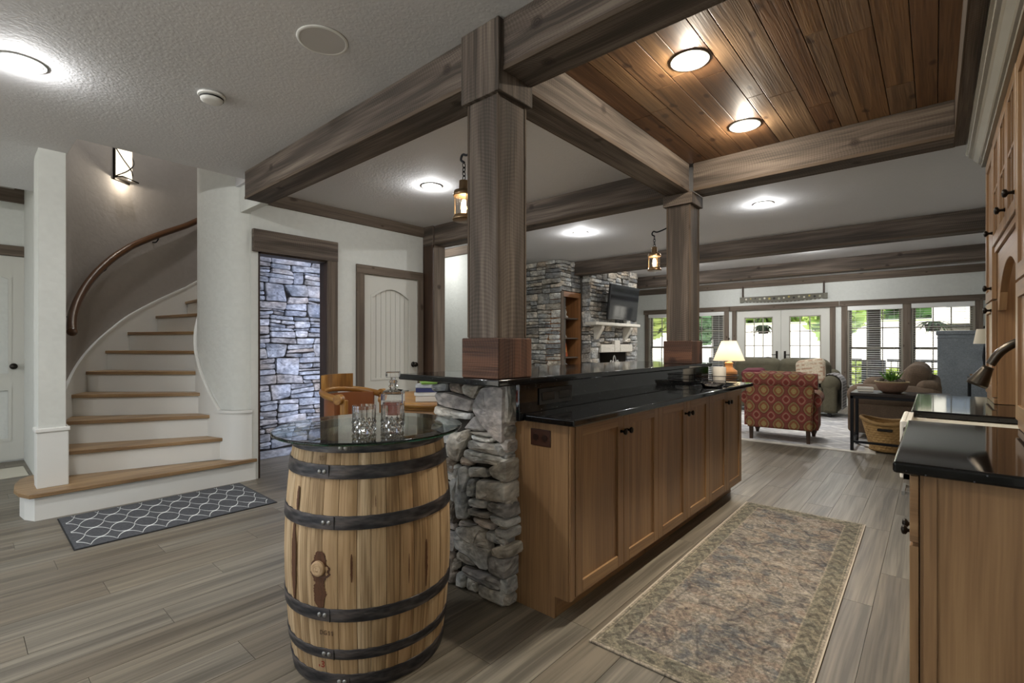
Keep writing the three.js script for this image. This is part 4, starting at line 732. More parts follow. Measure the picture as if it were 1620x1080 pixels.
// ---------------------------------------------------------------- lanterns on the bar posts
function lantern(label, x, z, side) {
  const g = thing('lantern', label, 'wall lamp', [x, 1.865, z], 0, 'hanging post lanterns'), br = flat(0x8a7358, 0.35, 0.85);
  part('base_ring', lathe([[0, 0.0], [0.055, 0], [0.06, 0.008], [0.05, 0.026], [0.046, 0.026], [0.046, 0.008], [0, 0.006]], 28), br, g);
  part('glass', lathe([[0.045, 0.026], [0.045, 0.12], [0.042, 0.12], [0.042, 0.026]], 28), M.pane, g);
  part('cap', lathe([[0.0, 0.12], [0.052, 0.12], [0.055, 0.128], [0.05, 0.148], [0.026, 0.152], [0.024, 0.2], [0, 0.203]], 28), br, g);
  for (let k = 0; k < 3; k++) part('rod', cyl(0.0025, 0.0025, 0.1, 6).translate(Math.cos(k * 2.1 + 0.5) * 0.048, 0.07, Math.sin(k * 2.1 + 0.5) * 0.048), br, g);
  part('bulb', lathe([[0, 0.035], [0.012, 0.04], [0.016, 0.06], [0.014, 0.09], [0.008, 0.105], [0, 0.108]], 16), new THREE.MeshStandardMaterial({ color: 0xfff0d8, emissive: 0xffd9a0, emissiveIntensity: 9 }), g);
  const ch = []; for (let k = 0; k < 4; k++) ch.push(new THREE.TorusGeometry(0.009, 0.0025, 6, 12).rotateY(k % 2 ? Math.PI / 2 : 0).scale(1, 1.4, 1).translate(0, 0.215 + k * 0.021, 0));
  part('chain', merge(ch), M.iron, g);
  part('bracket', merge([tube([[0.002, 0.292, 0], [-0.022, 0.312, 0], [-0.01, 0.335, 0], [0.02, 0.325, 0], [0.075, 0.335, 0], [0.145, 0.36, 0]], 0.006, 30, 8), bb(0.14, 0.147, 0.28, 0.4, -0.02, 0.02)]), M.iron, g);
  const L = new THREE.PointLight(new THREE.Color(1, 0.78, 0.5), 0.22); L.position.set(0, 0.07, 0); L.castShadow = true; L.shadow.radius = 0.8; g.add(L);
}
lantern('glass lantern hanging from the timber post above the stone pillar', -1.79, -1.69); lantern('glass lantern hanging from the far bar post', -1.79, -3.9);
// ---------------------------------------------------------------- rugs
{
  const hx = hex;
  const runner = tex(512, 1536, (u, v) => {
    const x = u * 0.75, y = v * 2.35, e = Math.min(x, 0.75 - x), f = Math.min(y, 2.35 - y), m = Math.min(e, f);
    const n = fbm(u, v, 70, 210, 201, 3), n2 = fbm(u, v, 11, 34, 205, 4), n3 = fbm(u, v, 9, 26, 211, 4), str = fbm(u, v, 12, 200, 215, 2), sp = hash(Math.floor(u * 256), Math.floor(v * 768), 3);
    let c = mix3(hx(0xaaa195), hx(0x878078), sstep(0.35, 0.65, n2)); c = mix3(c, hx(0x66696c), sstep(0.52, 0.66, n3) * 0.75); c = mix3(c, hx(0x9a8270), sstep(0.5, 0.64, fbm(u, v, 14, 44, 221, 3)) * 0.5); c = mix3(c, hx(0xb9ad98), sstep(0.56, 0.7, str) * 0.5);
    const med = Math.abs(Math.sin(x / 0.75 * Math.PI * 3 + Math.sin(y * 8) * 0.8) * Math.cos(y * 7.5 + Math.cos(x * 20) * 0.5)); c = mix3(c, hx(0x3e3b39), sstep(0.46, 0.5, med) * (1 - sstep(0.54, 0.6, med)) * 0.3);
    const fl = Math.sin(x * 60 + Math.sin(y * 31) * 2) * Math.sin(y * 52 + Math.sin(x * 45) * 2); c = mix3(c, hx(0x39363a), sstep(0.55, 0.8, fl) * 0.4 * sstep(0.4, 0.6, n2)); c = mix3(c, hx(0xc4b8a2), sstep(0.6, 0.85, -fl) * 0.35);
    if (m < 0.1) { const q = e < f ? y : x, w = Math.sin(q * 62 + Math.sin((m - 0.05) * 90) * 1.6); c = mix3(hx(0x8f8a74), c, 0.35); c = mix3(c, hx(0x4c4a40), sstep(0.35, 0.6, w) * 0.45 * (1 - sstep(0.03, 0.045, Math.abs(m - 0.055)))); }
    if (Math.abs(m - 0.102) < 0.004 || Math.abs(m - 0.022) < 0.003) c = mix3(c, hx(0xb5aa94), 0.7); if (m < 0.012) c = hx(0xb6aa98);
    const k = 0.76 + (n - 0.5) * 0.5 + (sp - 0.5) * 0.2; return [c[0] * k, c[1] * k, c[2] * k, n];
  });
  const uvTop = (g, w, d) => { const P = g.attributes.position, uv = new Float32Array(P.count * 2); for (let i = 0; i < P.count; i++) { uv[2 * i] = P.getX(i) / w + 0.5; uv[2 * i + 1] = P.getZ(i) / d + 0.5; } g.setAttribute('uv', new THREE.BufferAttribute(uv, 2)); return g; };
  const a = thing('runner_rug', 'faded grey and rust patterned runner rug between counters', 'rug', [-0.72, 0.001, -2.92], 0.012);
  part('pile', uvTop(new RoundedBoxGeometry(0.75, 0.008, 2.35, 1, 0.003), 0.75, 2.35).translate(0, 0.004, 0), mat(runner, { rough: 0.95, bump: 0.002 }), a);
  part('edge_binding', merge([bb(-0.381, -0.373, 0.0, 0.007, -1.176, 1.176, 'z'), bb(0.373, 0.381, 0.0, 0.007, -1.176, 1.176, 'z')]), flat(0xb4a99a, 0.95), a);
  const lat = tex(512, 768, (u, v) => {
    const x = u * 0.78, y = v * 1.18, e = Math.min(x, 0.78 - x, y, 1.18 - y), n = fbm(u, v, 90, 130, 231, 2); let c = mix3(hx(0x3a3c40), hx(0x53565b), n);
    const px = 0.235, py = 0.26; let line = 9; for (const s of [-1, 1]) { for (let k = -2; k < 6; k++) { const w = (px / 2) * (0.5 + 0.5 * 0) , yy = y / py * Math.PI * 2, off = Math.sign(Math.cos(yy / 1)) * Math.pow(Math.abs(Math.cos(yy)), 0.75) * px * 0.48; line = Math.min(line, Math.abs(x - 0.06 - k * px / 1 - s * off - (s > 0 ? px / 2 : 0) * 0)); } }
    if (e > 0.02 && line < 0.0065) c = hx(0xd8dcdc); return [...c, n];
  });
  const m = thing('doormat', 'dark grey doormat with white lattice by the stairs', 'mat', [-4.292, 0.001, -1.076], -0.01);
  part('pile', uvTop(new RoundedBoxGeometry(0.78, 0.008, 1.18, 1, 0.003), 0.78, 1.18).translate(0, 0.004, 0), mat(lat, { rough: 0.95, bump: 0.001 }), m);
  part('rubber_edge', bb(-0.396, 0.396, 0, 0.004, -0.597, 0.597), flat(0x17181a, 0.8), m);
  const area = tex(512, 512, (u, v) => { const n = fbm(u, v, 60, 60, 241, 2), b = fbm(u, v, 6, 6, 243, 3), d = Math.abs(((u * 6 + v * 6) % 1) - 0.5), d2 = Math.abs((((u - v) * 6 + 6) % 1) - 0.5), l = Math.min(d, d2); let c = mix3(hx(0xa9a9ac), hx(0xc4c2c0), b); c = mix3(hx(0xdedcd8), c, sstep(0.03, 0.06, l)); const e = Math.min(u, 1 - u, v, 1 - v); if (e < 0.03) c = hx(0xc9c4ba); const k = 0.9 + n * 0.2; return [c[0] * k, c[1] * k, c[2] * k, n]; });
  const g = thing('area_rug', 'pale grey living room rug with white diamond lines', 'rug', [-2.3, 0.001, -8.35], 0.06); part('pile', uvTop(new RoundedBoxGeometry(3.4, 0.01, 3.3, 1, 0.004), 3.4, 3.3).translate(0, 0.005, 0), mat(area, { rough: 0.95, bump: 0.003 }), g); part('border', bb(-1.71, 1.71, 0, 0.006, -1.66, 1.66, 'x'), flat(0xb9b2a6, 0.95), g);
  const p = thing('entry_mat', 'small pale mat in front of the side hall door', 'mat', [-6.75, 0.001, -0.12]); part('pile', rbox(0.5, 0.01, 0.7, 0.004), flat(0xc7c3b4, 0.95), p);
}
// ---------------------------------------------------------------- game table, chair, books
{
  const t = thing('game_table', 'round golden oak table with pedestal behind the bar', 'table', [-3.32, 0, -2.92]);
  part('table_top', metric(lathe([[0, 0.72], [0.56, 0.72], [0.58, 0.728], [0.57, 0.742], [0.6, 0.75], [0.6, 0.772], [0.585, 0.78], [0, 0.78]], 48), 'x', [1, 0.4]), M.gold, t); part('apron', lathe([[0.54, 0.63], [0.54, 0.72], [0.5, 0.72], [0.5, 0.63]], 48), M.gold, t);
  part('pedestal', lathe([[0, 0.06], [0.13, 0.06], [0.15, 0.12], [0.08, 0.2], [0.07, 0.35], [0.11, 0.5], [0.14, 0.63], [0, 0.63]], 24), M.gold, t);
  for (let k = 0; k < 4; k++) part('foot', rbox(0.34, 0.07, 0.08, 0.02).translate(0.2, 0.04, 0), M.gold, t, [0, 0, 0], [0, k * Math.PI / 2 + 0.4, 0]);
  const c = thing('captains_chair', 'golden oak armchair with leather back pushed to the table', 'chair', [-4.05, 0, -2.45], 1.9), lea = flat(0x86502a, 0.45);
  const hs = (R, y, n = 14) => { const o = []; for (let k = 0; k <= n; k++) { const q = Math.PI * (k / n) * 1.16 - 0.25; o.push([Math.cos(q) * R, y + 0.05 * Math.sin(q), -Math.sin(q) * R]); } return o; };
  part('seat', rbox(0.5, 0.06, 0.48, 0.025, 'x', G1, 3).translate(0, 0.45, 0.0), lea, c); part('seat_frame', rbox(0.52, 0.05, 0.5, 0.01).translate(0, 0.4, 0), M.gold, c);
  part('arm_rail', new THREE.TubeGeometry(new THREE.CatmullRomCurve3(hs(0.29, 0.77).map((p) => V3(...p))), 40, 0.03, 10), M.gold, c);
  const pan = []; { const A = hs(0.275, 0.5).slice(1, 14), n = A.length; const pa = A.map(([x, , z]) => [x, z]), pb = A.map(([x, , z]) => [x * 0.9, z * 0.9]); pan.push(strip(pa, pb, 0.5, 0.78)); }
  part('back_panel', pan[0], lea, c);
  const cr = hs(0.3, 0.0).slice(4, 11).map(([x, , z]) => [x, z]), cr2 = hs(0.27, 0.0).slice(4, 11).map(([x, , z]) => [x, z]); part('crest_rail', strip(cr, cr2, 0.81, 0.96), M.gold, c);
  for (const sx of [-1, 1]) part('scroll', cyl(0.045, 0.045, 0.05, 20).rotateZ(Math.PI / 2), M.gold, c, [0.3 * sx, 0.765, 0.07]);
  for (const sx of [-1, 1]) { part('arm_support', rbox(0.045, 0.35, 0.06, 0.01).translate(0.27 * sx, 0.585, 0.1), M.gold, c); for (const sz of [-1, 1]) part('leg', cyl(0.025, 0.018, 0.38, 12).translate(0.21 * sx, 0.19, 0.2 * sz), M.gold, c); }
  const spec = [['thick white hardcover book at the bottom of the table stack', 0xcfcbc4, 0.045, 0.3, 0.23, 0.1], ['white paperback under the blue book on the table', 0xd9d7d2, 0.03, 0.29, 0.22, -0.1], ['dark blue hardcover book in the stack on the table', 0x2c3466, 0.032, 0.29, 0.22, 0.05], ['grey white book just below the green magazine', 0xb9bcc0, 0.03, 0.27, 0.2, -0.15], ['thin green magazine on top of the book stack', 0x6f9a3c, 0.012, 0.24, 0.18, 0.3]];
  let y = 0.781; for (const [lab, col, h, w, d, r] of spec) { const b = thing('book', lab, 'book', [-3.12, y, -2.62], YAW + r, 'books stacked on the round table'); part('pages', bb(-w / 2 + 0.004, w / 2 - 0.006, 0.003, h - 0.003, -d / 2 + 0.005, d / 2 - 0.005), flat(0xe6e0d2, 0.9), b); part('cover', merge([bb(-w / 2, w / 2, 0, 0.003, -d / 2, d / 2), bb(-w / 2, w / 2, h - 0.003, h, -d / 2, d / 2), bb(-w / 2, w / 2, 0, h, d / 2 - 0.004, d / 2)]), flat(col, 0.5), b); y += h + 0.0005; }
}
// ---------------------------------------------------------------- fireplace wall
{
  const xs = -4.707, z0 = -6.65, zc = -7.25, xc = -4.5, z1 = -9.0, r = rngOf(88);
  const f = thing('stone_fireplace', 'grey stacked stone fireplace and chimney wall from floor to ceiling', 'fireplace');
  part('mortar_bed', merge([bb(-5.96, xs - 0.035, 0, C - 0.002, z0 - 0.2, z0 - 0.03, 'y', G1), bb(xs - 0.2, xs - 0.03, 2.14, C - 0.002, zc, z0 - 0.03, 'y', G1), bb(-5.96, xc - 0.03, 0, 0.55, z1 + 0.03, zc - 0.03, 'y', G1), bb(-5.96, xc - 0.03, 1.1, C - 0.002, z1 + 0.03, zc - 0.03, 'y', G1), bb(-5.96, xc - 0.03, 0.55, 1.1, -7.6, zc - 0.03, 'y', G1), bb(-5.96, xc - 0.03, 0.55, 1.1, z1 + 0.03, -8.66, 'y', G1), bb(-5.96, -5.3, 0, C - 0.002, zc, z0 - 0.2, 'y', G1), bb(-5.96, -5.2, 0.55, 1.1, -8.66, -7.6, 'y', G1)]), flat(0x5c5852, 0.95), f);
  const o = { hMin: 0.05, hMax: 0.13, wMax: 0.46, big: 0.12 };
  layStones(f, ledgeLayout(-5.96, xs, 0.002, C - 0.004, r, { ...o, big: 0.12 }), M.stoneC, r, 0.03, 0.06, [0, 0, z0 - 0.032], 0);
  layStones(f, ledgeLayout(-z0, -zc - 0.002, 2.15, C - 0.004, r, o), M.stoneC, r, 0.03, 0.05, [xs - 0.032, 0, 0], Math.PI / 2);
  layStones(f, ledgeLayout(xs + 0.03, xc, 0.002, C - 0.004, r, o), M.stoneC, r, 0.02, 0.05, [0, 0, zc - 0.032], 0);
  layStones(f, ledgeLayout(-zc, -z1, 0.002, C - 0.004, r, { ...o, holes: [[7.56, 8.7, 0.5, 1.26]] }), M.stoneC, r, 0.03, 0.06, [xc - 0.032, 0, 0], Math.PI / 2);
  const lt = mat(T.plain, { color: 0xc9c4b8, rough: 0.8, bump: 0.002 });
  for (const [a, b, c0, c1] of [[-8.02, -7.54, 1.1, 1.245], [-8.72, -8.24, 1.1, 1.245], [-8.23, -8.03, 1.1, 1.32]]) part('lintel_stone', bb(xc - 0.03, xc + 0.045, c0, c1, a, b, 'z', [0.7, 0.7], 0.012), lt, f);
  part('hearth_ledge', bb(xc - 0.03, xc + 0.06, 0.5, 0.55, -8.72, -7.54, 'z', [0.7, 0.7], 0.01), lt, f);
  part('mantel_shelf', bb(xc - 0.02, xc + 0.21, 1.575, 1.63, -8.72, -7.09, 'z', [0.7, 0.7], 0.012), lt, f);
  for (const z of [-7.38, -8.42]) part('corbel', metric(prism([[0, 0], [0.05, 0], [0.17, 0.2], [0.17, 0.24], [0, 0.24]], 0.1, 0.008).translate(0, 0, -0.05), 'y', [0.7, 0.7]), lt, f, [xc + 0.01, 1.335, z]);
  part('firebox_lining', merge([bb(-5.15, xc - 0.04, 0.55, 0.56, -8.66, -7.6), bb(-5.2, -5.15, 0.55, 1.1, -8.66, -7.6)]), flat(0x2a2826, 0.9), f);
  const s = thing('fire_screen', 'pale scrolled wrought iron ornament standing in the firebox opening', 'fire screen', [xc - 0.015, 0.561, -8.1]), sl = [], sm = flat(0xb9b6b0, 0.45, 0.5);
  for (let k = -3; k <= 3; k++) { const h = 0.48 - Math.abs(k) * 0.09, zz = k * 0.12; sl.push(tube([[0, 0, zz], [0, h * 0.5, zz + 0.05], [0, h, zz], [0, h * 0.8, zz - 0.06], [0, h * 0.6, zz - 0.02]], 0.011, 24, 6), tube([[0, 0, zz], [0, h * 0.45, zz - 0.06], [0, h * 0.8, zz + 0.04], [0, h * 0.55, zz + 0.07]], 0.011, 24, 6)); }
  part('scrollwork', merge(sl), sm, s); part('foot_bar', bb(-0.02, 0.02, 0, 0.02, -0.45, 0.45, 'z', G1, 0.004), sm, s);
  // television on an arm, tipped forward
  const tv = thing('television', 'black flat television mounted tilted above the mantel', 'television', [-4.25, 1.99, -7.97], Math.PI / 2);
  const sc = new THREE.Group(); sc.name = 'display'; tv.add(sc); sc.rotation.x = 0.1;
  part('bezel', rbox(1.07, 0.62, 0.04, 0.008), M.black, sc); part('screen', bb(-0.522, 0.522, -0.295, 0.3, 0.0205, 0.0225), flat(0x14171b, 0.08), sc); part('mount_arm', merge([bb(-0.03, 0.03, -0.06, 0.06, -0.2, -0.02), bb(-0.1, 0.1, -0.15, 0.15, -0.215, -0.195)]), M.iron, tv);
  // bookcase between pillar and chimney
  const bc = thing('bookcase', 'tall narrow brown bookcase built into the stone wall', 'bookcase', [xs - 0.012, 0, -6.955]), wm = mat(T.cab, { color: 0xffe2c4, rough: 0.5 });
  for (const z of [-0.265, 0.265]) part('side_board', bb(-0.3, 0.01, 0, 2.13, z - 0.02, z + 0.02, 'y', [2, 0.6]), wm, bc);
  part('face_stile', bb(0.004, 0.03, 0, 2.14, 0.235, 0.3, 'y', [2, 0.3], 0.003), M.trim, bc); part('face_stile', bb(0.004, 0.03, 0, 2.14, -0.29, -0.235, 'y', [2, 0.3], 0.003), wm, bc); part('face_head', bb(0.004, 0.03, 2.05, 2.14, -0.235, 0.235, 'z', [2, 0.3], 0.003), wm, bc);
  part('back_board', bb(-0.315, -0.3, 0, 2.14, -0.285, 0.285, 'y', [2, 0.6]), wm, bc); part('top_board', bb(-0.3, 0.01, 2.1, 2.14, -0.285, 0.285, 'z', [2, 0.6]), wm, bc);
  const sy = [0.08, 0.4, 0.73, 1.03, 1.36, 1.7]; for (const y of sy) part('shelf', bb(-0.3, 0.0, y - 0.02, y, -0.245, 0.245, 'z', [2, 0.6]), M.trim, bc);
  const X = xs - 0.1; const it = (n, lab, cat, y, z, geo, m) => { const t = thing(n, lab, cat, [X, y + 0.001, -6.955 + z]); part('body', geo, m, t); return t; };
  it('figurine', 'pale figurine on the upper bookcase shelf', 'figurine', 1.70, 0.05, lathe([[0, 0], [0.06, 0], [0.065, 0.02], [0.03, 0.05], [0.04, 0.1], [0.02, 0.16], [0.03, 0.19], [0, 0.21]], 14), flat(0xc9c5ba, 0.6)); it('shelf_sculpture', 'small pale sculpture on the bookcase shelf below the figurine', 'sculpture', 1.36, 0.08, lathe([[0, 0], [0.07, 0], [0.05, 0.03], [0.02, 0.12], [0.035, 0.2], [0, 0.23]], 10), flat(0xd6d2c6, 0.6));
  const bk = it('story_book', 'orange and brown book displayed upright on the bookcase', 'book', 1.03, 0.07, rbox(0.02, 0.24, 0.17, 0.003).rotateZ(0.16).translate(0, 0.122, 0), flat(0xb5562a, 0.6)); part('label_panel', rbox(0.004, 0.1, 0.1, 0.001).rotateZ(0.16).translate(0.012, 0.13, 0), flat(0xd9b25a, 0.6), bk);
  it('wire_ornament', 'silver looped ornament on the lower bookcase shelf', 'ornament', 0.73, 0.05, merge([new THREE.TorusGeometry(0.06, 0.008, 8, 24).translate(0, 0.07, 0), new THREE.TorusGeometry(0.05, 0.008, 8, 24).rotateY(0.9).translate(0, 0.14, 0)]), M.steel);
}
// ---------------------------------------------------------------- living room seating
function cushion(w, h, d, r = 0.05, puff = 0.02) { const g = new RoundedBoxGeometry(w, h, d, 4, Math.min(r, w / 2.05, h / 2.05, d / 2.05)), P = g.attributes.position; for (let i = 0; i < P.count; i++) { const x = P.getX(i) / w * 2, y = P.getY(i) / h * 2, z = P.getZ(i) / d * 2; const k = puff; P.setX(i, P.getX(i) + Math.sign(x) * k * Math.max(0, Math.abs(x) - 0.5) * (1 - y * y) * (1 - z * z)); P.setY(i, P.getY(i) + Math.sign(y) * k * (1 - x * x) * (1 - z * z)); P.setZ(i, P.getZ(i) + Math.sign(z) * k * (1 - x * x) * (1 - y * y)); } g.computeVertexNormals(); return metric(g, 'x', [0.5, 0.5]); }
{
  const ik = tex(256, 512, (u, v) => {
    const n = fbm(u, v, 60, 90, 251, 2), og = (uu, vv) => { const x = Math.abs(((uu % 1) + 1) % 1 - 0.5) * 2, y = Math.abs(((vv % 1) + 1) % 1 - 0.5) * 2; return Math.pow(x, 1.6) * 1.0 + Math.pow(y, 1.5); };
    const a = og(u, v), b = og(u + 0.5, v + 0.5); let c = hex(0x7c4033); if (a < 0.78) c = hex(0x6e2f22); if (a < 0.66) c = hex(0x8a764e); if (a < 0.44) c = hex(0x8a5434); if (a < 0.2) c = hex(0x9f8a56); if (b < 0.5) c = hex(0x8a3b34); if (b < 0.36) c = hex(0x9d6f5c); if (b < 0.18) c = hex(0x7c3328);
    const k = 0.9 + (n - 0.5) * 0.45; return [c[0] * k, c[1] * k, c[2] * k, n];
  });
  const fab = mat(ik, { rough: 0.9, bump: 0.002 }), tl = [0.168, 0.215], leg = M.darkWood, M2 = (g, ax = 'x') => metric(g, ax, tl, [0.5, 0.5]);
  const a = thing('armchair', 'red and gold medallion armchair seen from behind on the rug', 'armchair', [-1.53, 0.012, -7.26], 0.1);   // faces -z
  part('back_panel', M2(prism([[-0.36, 0.16], [0.36, 0.16], [0.385, 0.72], [-0.385, 0.72]], 0.13, 0.02).translate(0, 0, 0.27)), fab, a);
  part('top_roll', M2(cyl(0.1, 0.1, 0.84, 28).rotateZ(Math.PI / 2).scale(1, 1.0, 0.85).translate(0, 0.77, 0.335)), fab, a);
  part('back_cushion', M2(cushion(0.56, 0.5, 0.18, 0.07, 0.03)), fab, a, [0, 0.62, 0.2], [-0.12, 0, 0]);
  for (const s of [-1, 1]) { part('arm', M2(prism([[-0.075, 0.16], [0.075, 0.16], [0.075, 0.5], [-0.075, 0.5]], 0.6, 0.02).translate(0.345 * s, 0, -0.32)), fab, a); part('arm_roll', M2(cyl(0.105, 0.105, 0.62, 24).rotateX(Math.PI / 2).translate(0.355 * s, 0.53, -0.02), 'z'), fab, a); }
  part('seat_base', M2(rbox(0.6, 0.2, 0.62, 0.02).translate(0, 0.26, -0.02)), fab, a); part('seat_cushion', M2(cushion(0.56, 0.16, 0.62, 0.06, 0.03)), fab, a, [0, 0.44, -0.08]);
  for (const s of [-1, 1]) { part('back_leg', new THREE.CylinderGeometry(0.034, 0.026, 0.16, 4).rotateY(Math.PI / 4).translate(0.32 * s, 0.08, 0.35), leg, a); part('front_leg', lathe([[0, 0], [0.02, 0], [0.024, 0.03], [0.04, 0.07], [0.034, 0.11], [0.045, 0.16], [0, 0.16]], 16).translate(0.34 * s, 0, -0.27), leg, a); }
  const th = thing('burgundy_throw', 'burgundy throw folded over the corner of the red armchair', 'throw', [-1.86, 0.012, -7.06]); part('fold', cushion(0.26, 0.1, 0.24, 0.045, 0.02), mat(T.cloth, { color: 0x6e2134, rough: 0.95 }), th, [0, 0.845, -0.1], [0.15, 0, 0.05]);
}
function rolledSofa(name, label, pos, turn, W0, D, m, arms, seatN) {   // faces +z
  const s = thing(name, label, 'sofa', pos, turn);
  part('base', rbox(W0 - 0.1, 0.24, D - 0.1, 0.03, 'x', [0.5, 0.5], 2).translate(0, 0.2, 0), m, s); part('back_frame', cushion(W0 - 0.14, 0.56, 0.24, 0.09, 0.02).translate(0, 0.5, -D / 2 + 0.14), m, s);
  const w = (W0 - 0.46) / seatN; for (let k = 0; k < seatN; k++) { const x = -W0 / 2 + 0.23 + w * (k + 0.5); part('seat_cushion', cushion(w - 0.01, 0.2, D - 0.32, 0.07, 0.04).translate(x, 0.4, 0.1), m, s); part('back_cushion', cushion(w + 0.05, 0.5, 0.26, 0.11, 0.05), m, s, [x, 0.7, -D / 2 + 0.28], [-0.16, 0, 0]); }
  for (const sd of [-1, 1]) {
    part('arm', cushion(0.2, 0.5, D - 0.04, 0.05, 0.01).translate(sd * (W0 / 2 - 0.13), 0.32, 0.0), m, s);
    part('arm_roll', metric(toCreasedNormals(new THREE.CapsuleGeometry(0.15, D - 0.3, 6, 20).rotateX(Math.PI / 2).toNonIndexed(), 1), 'z', [0.5, 0.5]).translate(sd * (W0 / 2 - 0.13), 0.56, 0), m, s);
    for (const sz of [-1, 1]) part('foot', cyl(0.035, 0.028, 0.08, 12).translate(sd * (W0 / 2 - 0.14), 0.04, sz * (D / 2 - 0.1)), M.black, s);
  }
  return s;
}
const sage = mat(T.cloth, { color: 0x5f5a48, rough: 0.95, bump: 0.002 }), brown = mat(T.cloth, { color: 0x6f5d4c, rough: 0.95, bump: 0.002 });
rolledSofa('loveseat', 'olive brown rolled arm loveseat in front of the french doors', [-2.2, 0.012, -10.1], 0, 2.0, 0.92, sage, 1, 2);
{
  const p = thing('throw_pillow', 'cream pillow with faded stripes against the olive loveseat arm', 'pillow', [-1.63, 0.56, -9.82]);
  const pt = tex(128, 128, (u, v) => { const n = fbm(u, v, 40, 40, 261, 2), s = Math.abs(Math.sin(v * 22)); let c = mix3(hex(0xb9ad98), hex(0x9a7f6a), sstep(0.72, 0.92, s) * sstep(0.3, 0.6, fbm(u, v, 12, 6, 265, 2))); const k = 0.9 + n * 0.2; return [c[0] * k, c[1] * k, c[2] * k, n]; });
  part('cover', metric(cushion(0.46, 0.42, 0.14, 0.07, 0.03), 'x', [0.5, 0.5]), mat(pt, { rough: 0.95 }), p, [0, 0.21, 0], [-0.3, -0.25, 0.08]);
  const b = thing('striped_blanket', 'grey striped blanket draped over the loveseat arm', 'blanket', [-1.33, 0.012, -10.05]);
  const bt = tex(128, 128, (u, v) => { const t = 0.5 + 0.12 * Math.sin(u * 50) + (fbm(u, v, 30, 30, 271, 2) - 0.5) * 0.2; return [t, t * 0.98, t * 0.97]; });
  const o = [], i = []; for (let k = 0; k <= 14; k++) { const q = Math.PI * k / 14; o.push([Math.cos(q) * 0.175, Math.sin(q) * 0.172]); i.push([Math.cos(q) * 0.163, Math.sin(q) * 0.16]); }
  part('drape', metric(prism([[0.175, -0.42], ...o, [-0.175, -0.16], [-0.163, -0.16], ...i.reverse(), [0.163, -0.42]], 0.5), 'x', [0.4, 0.4]), mat(bt, { rough: 0.95 }), b, [0, 0.562, -0.2]);
}
rolledSofa('brown_sofa', 'brown microfibre sofa beside the black console table facing the fireplace', [-0.4, 0.012, -8.85], -Math.PI / 2, 2.15, 0.98, brown, 1, 2);
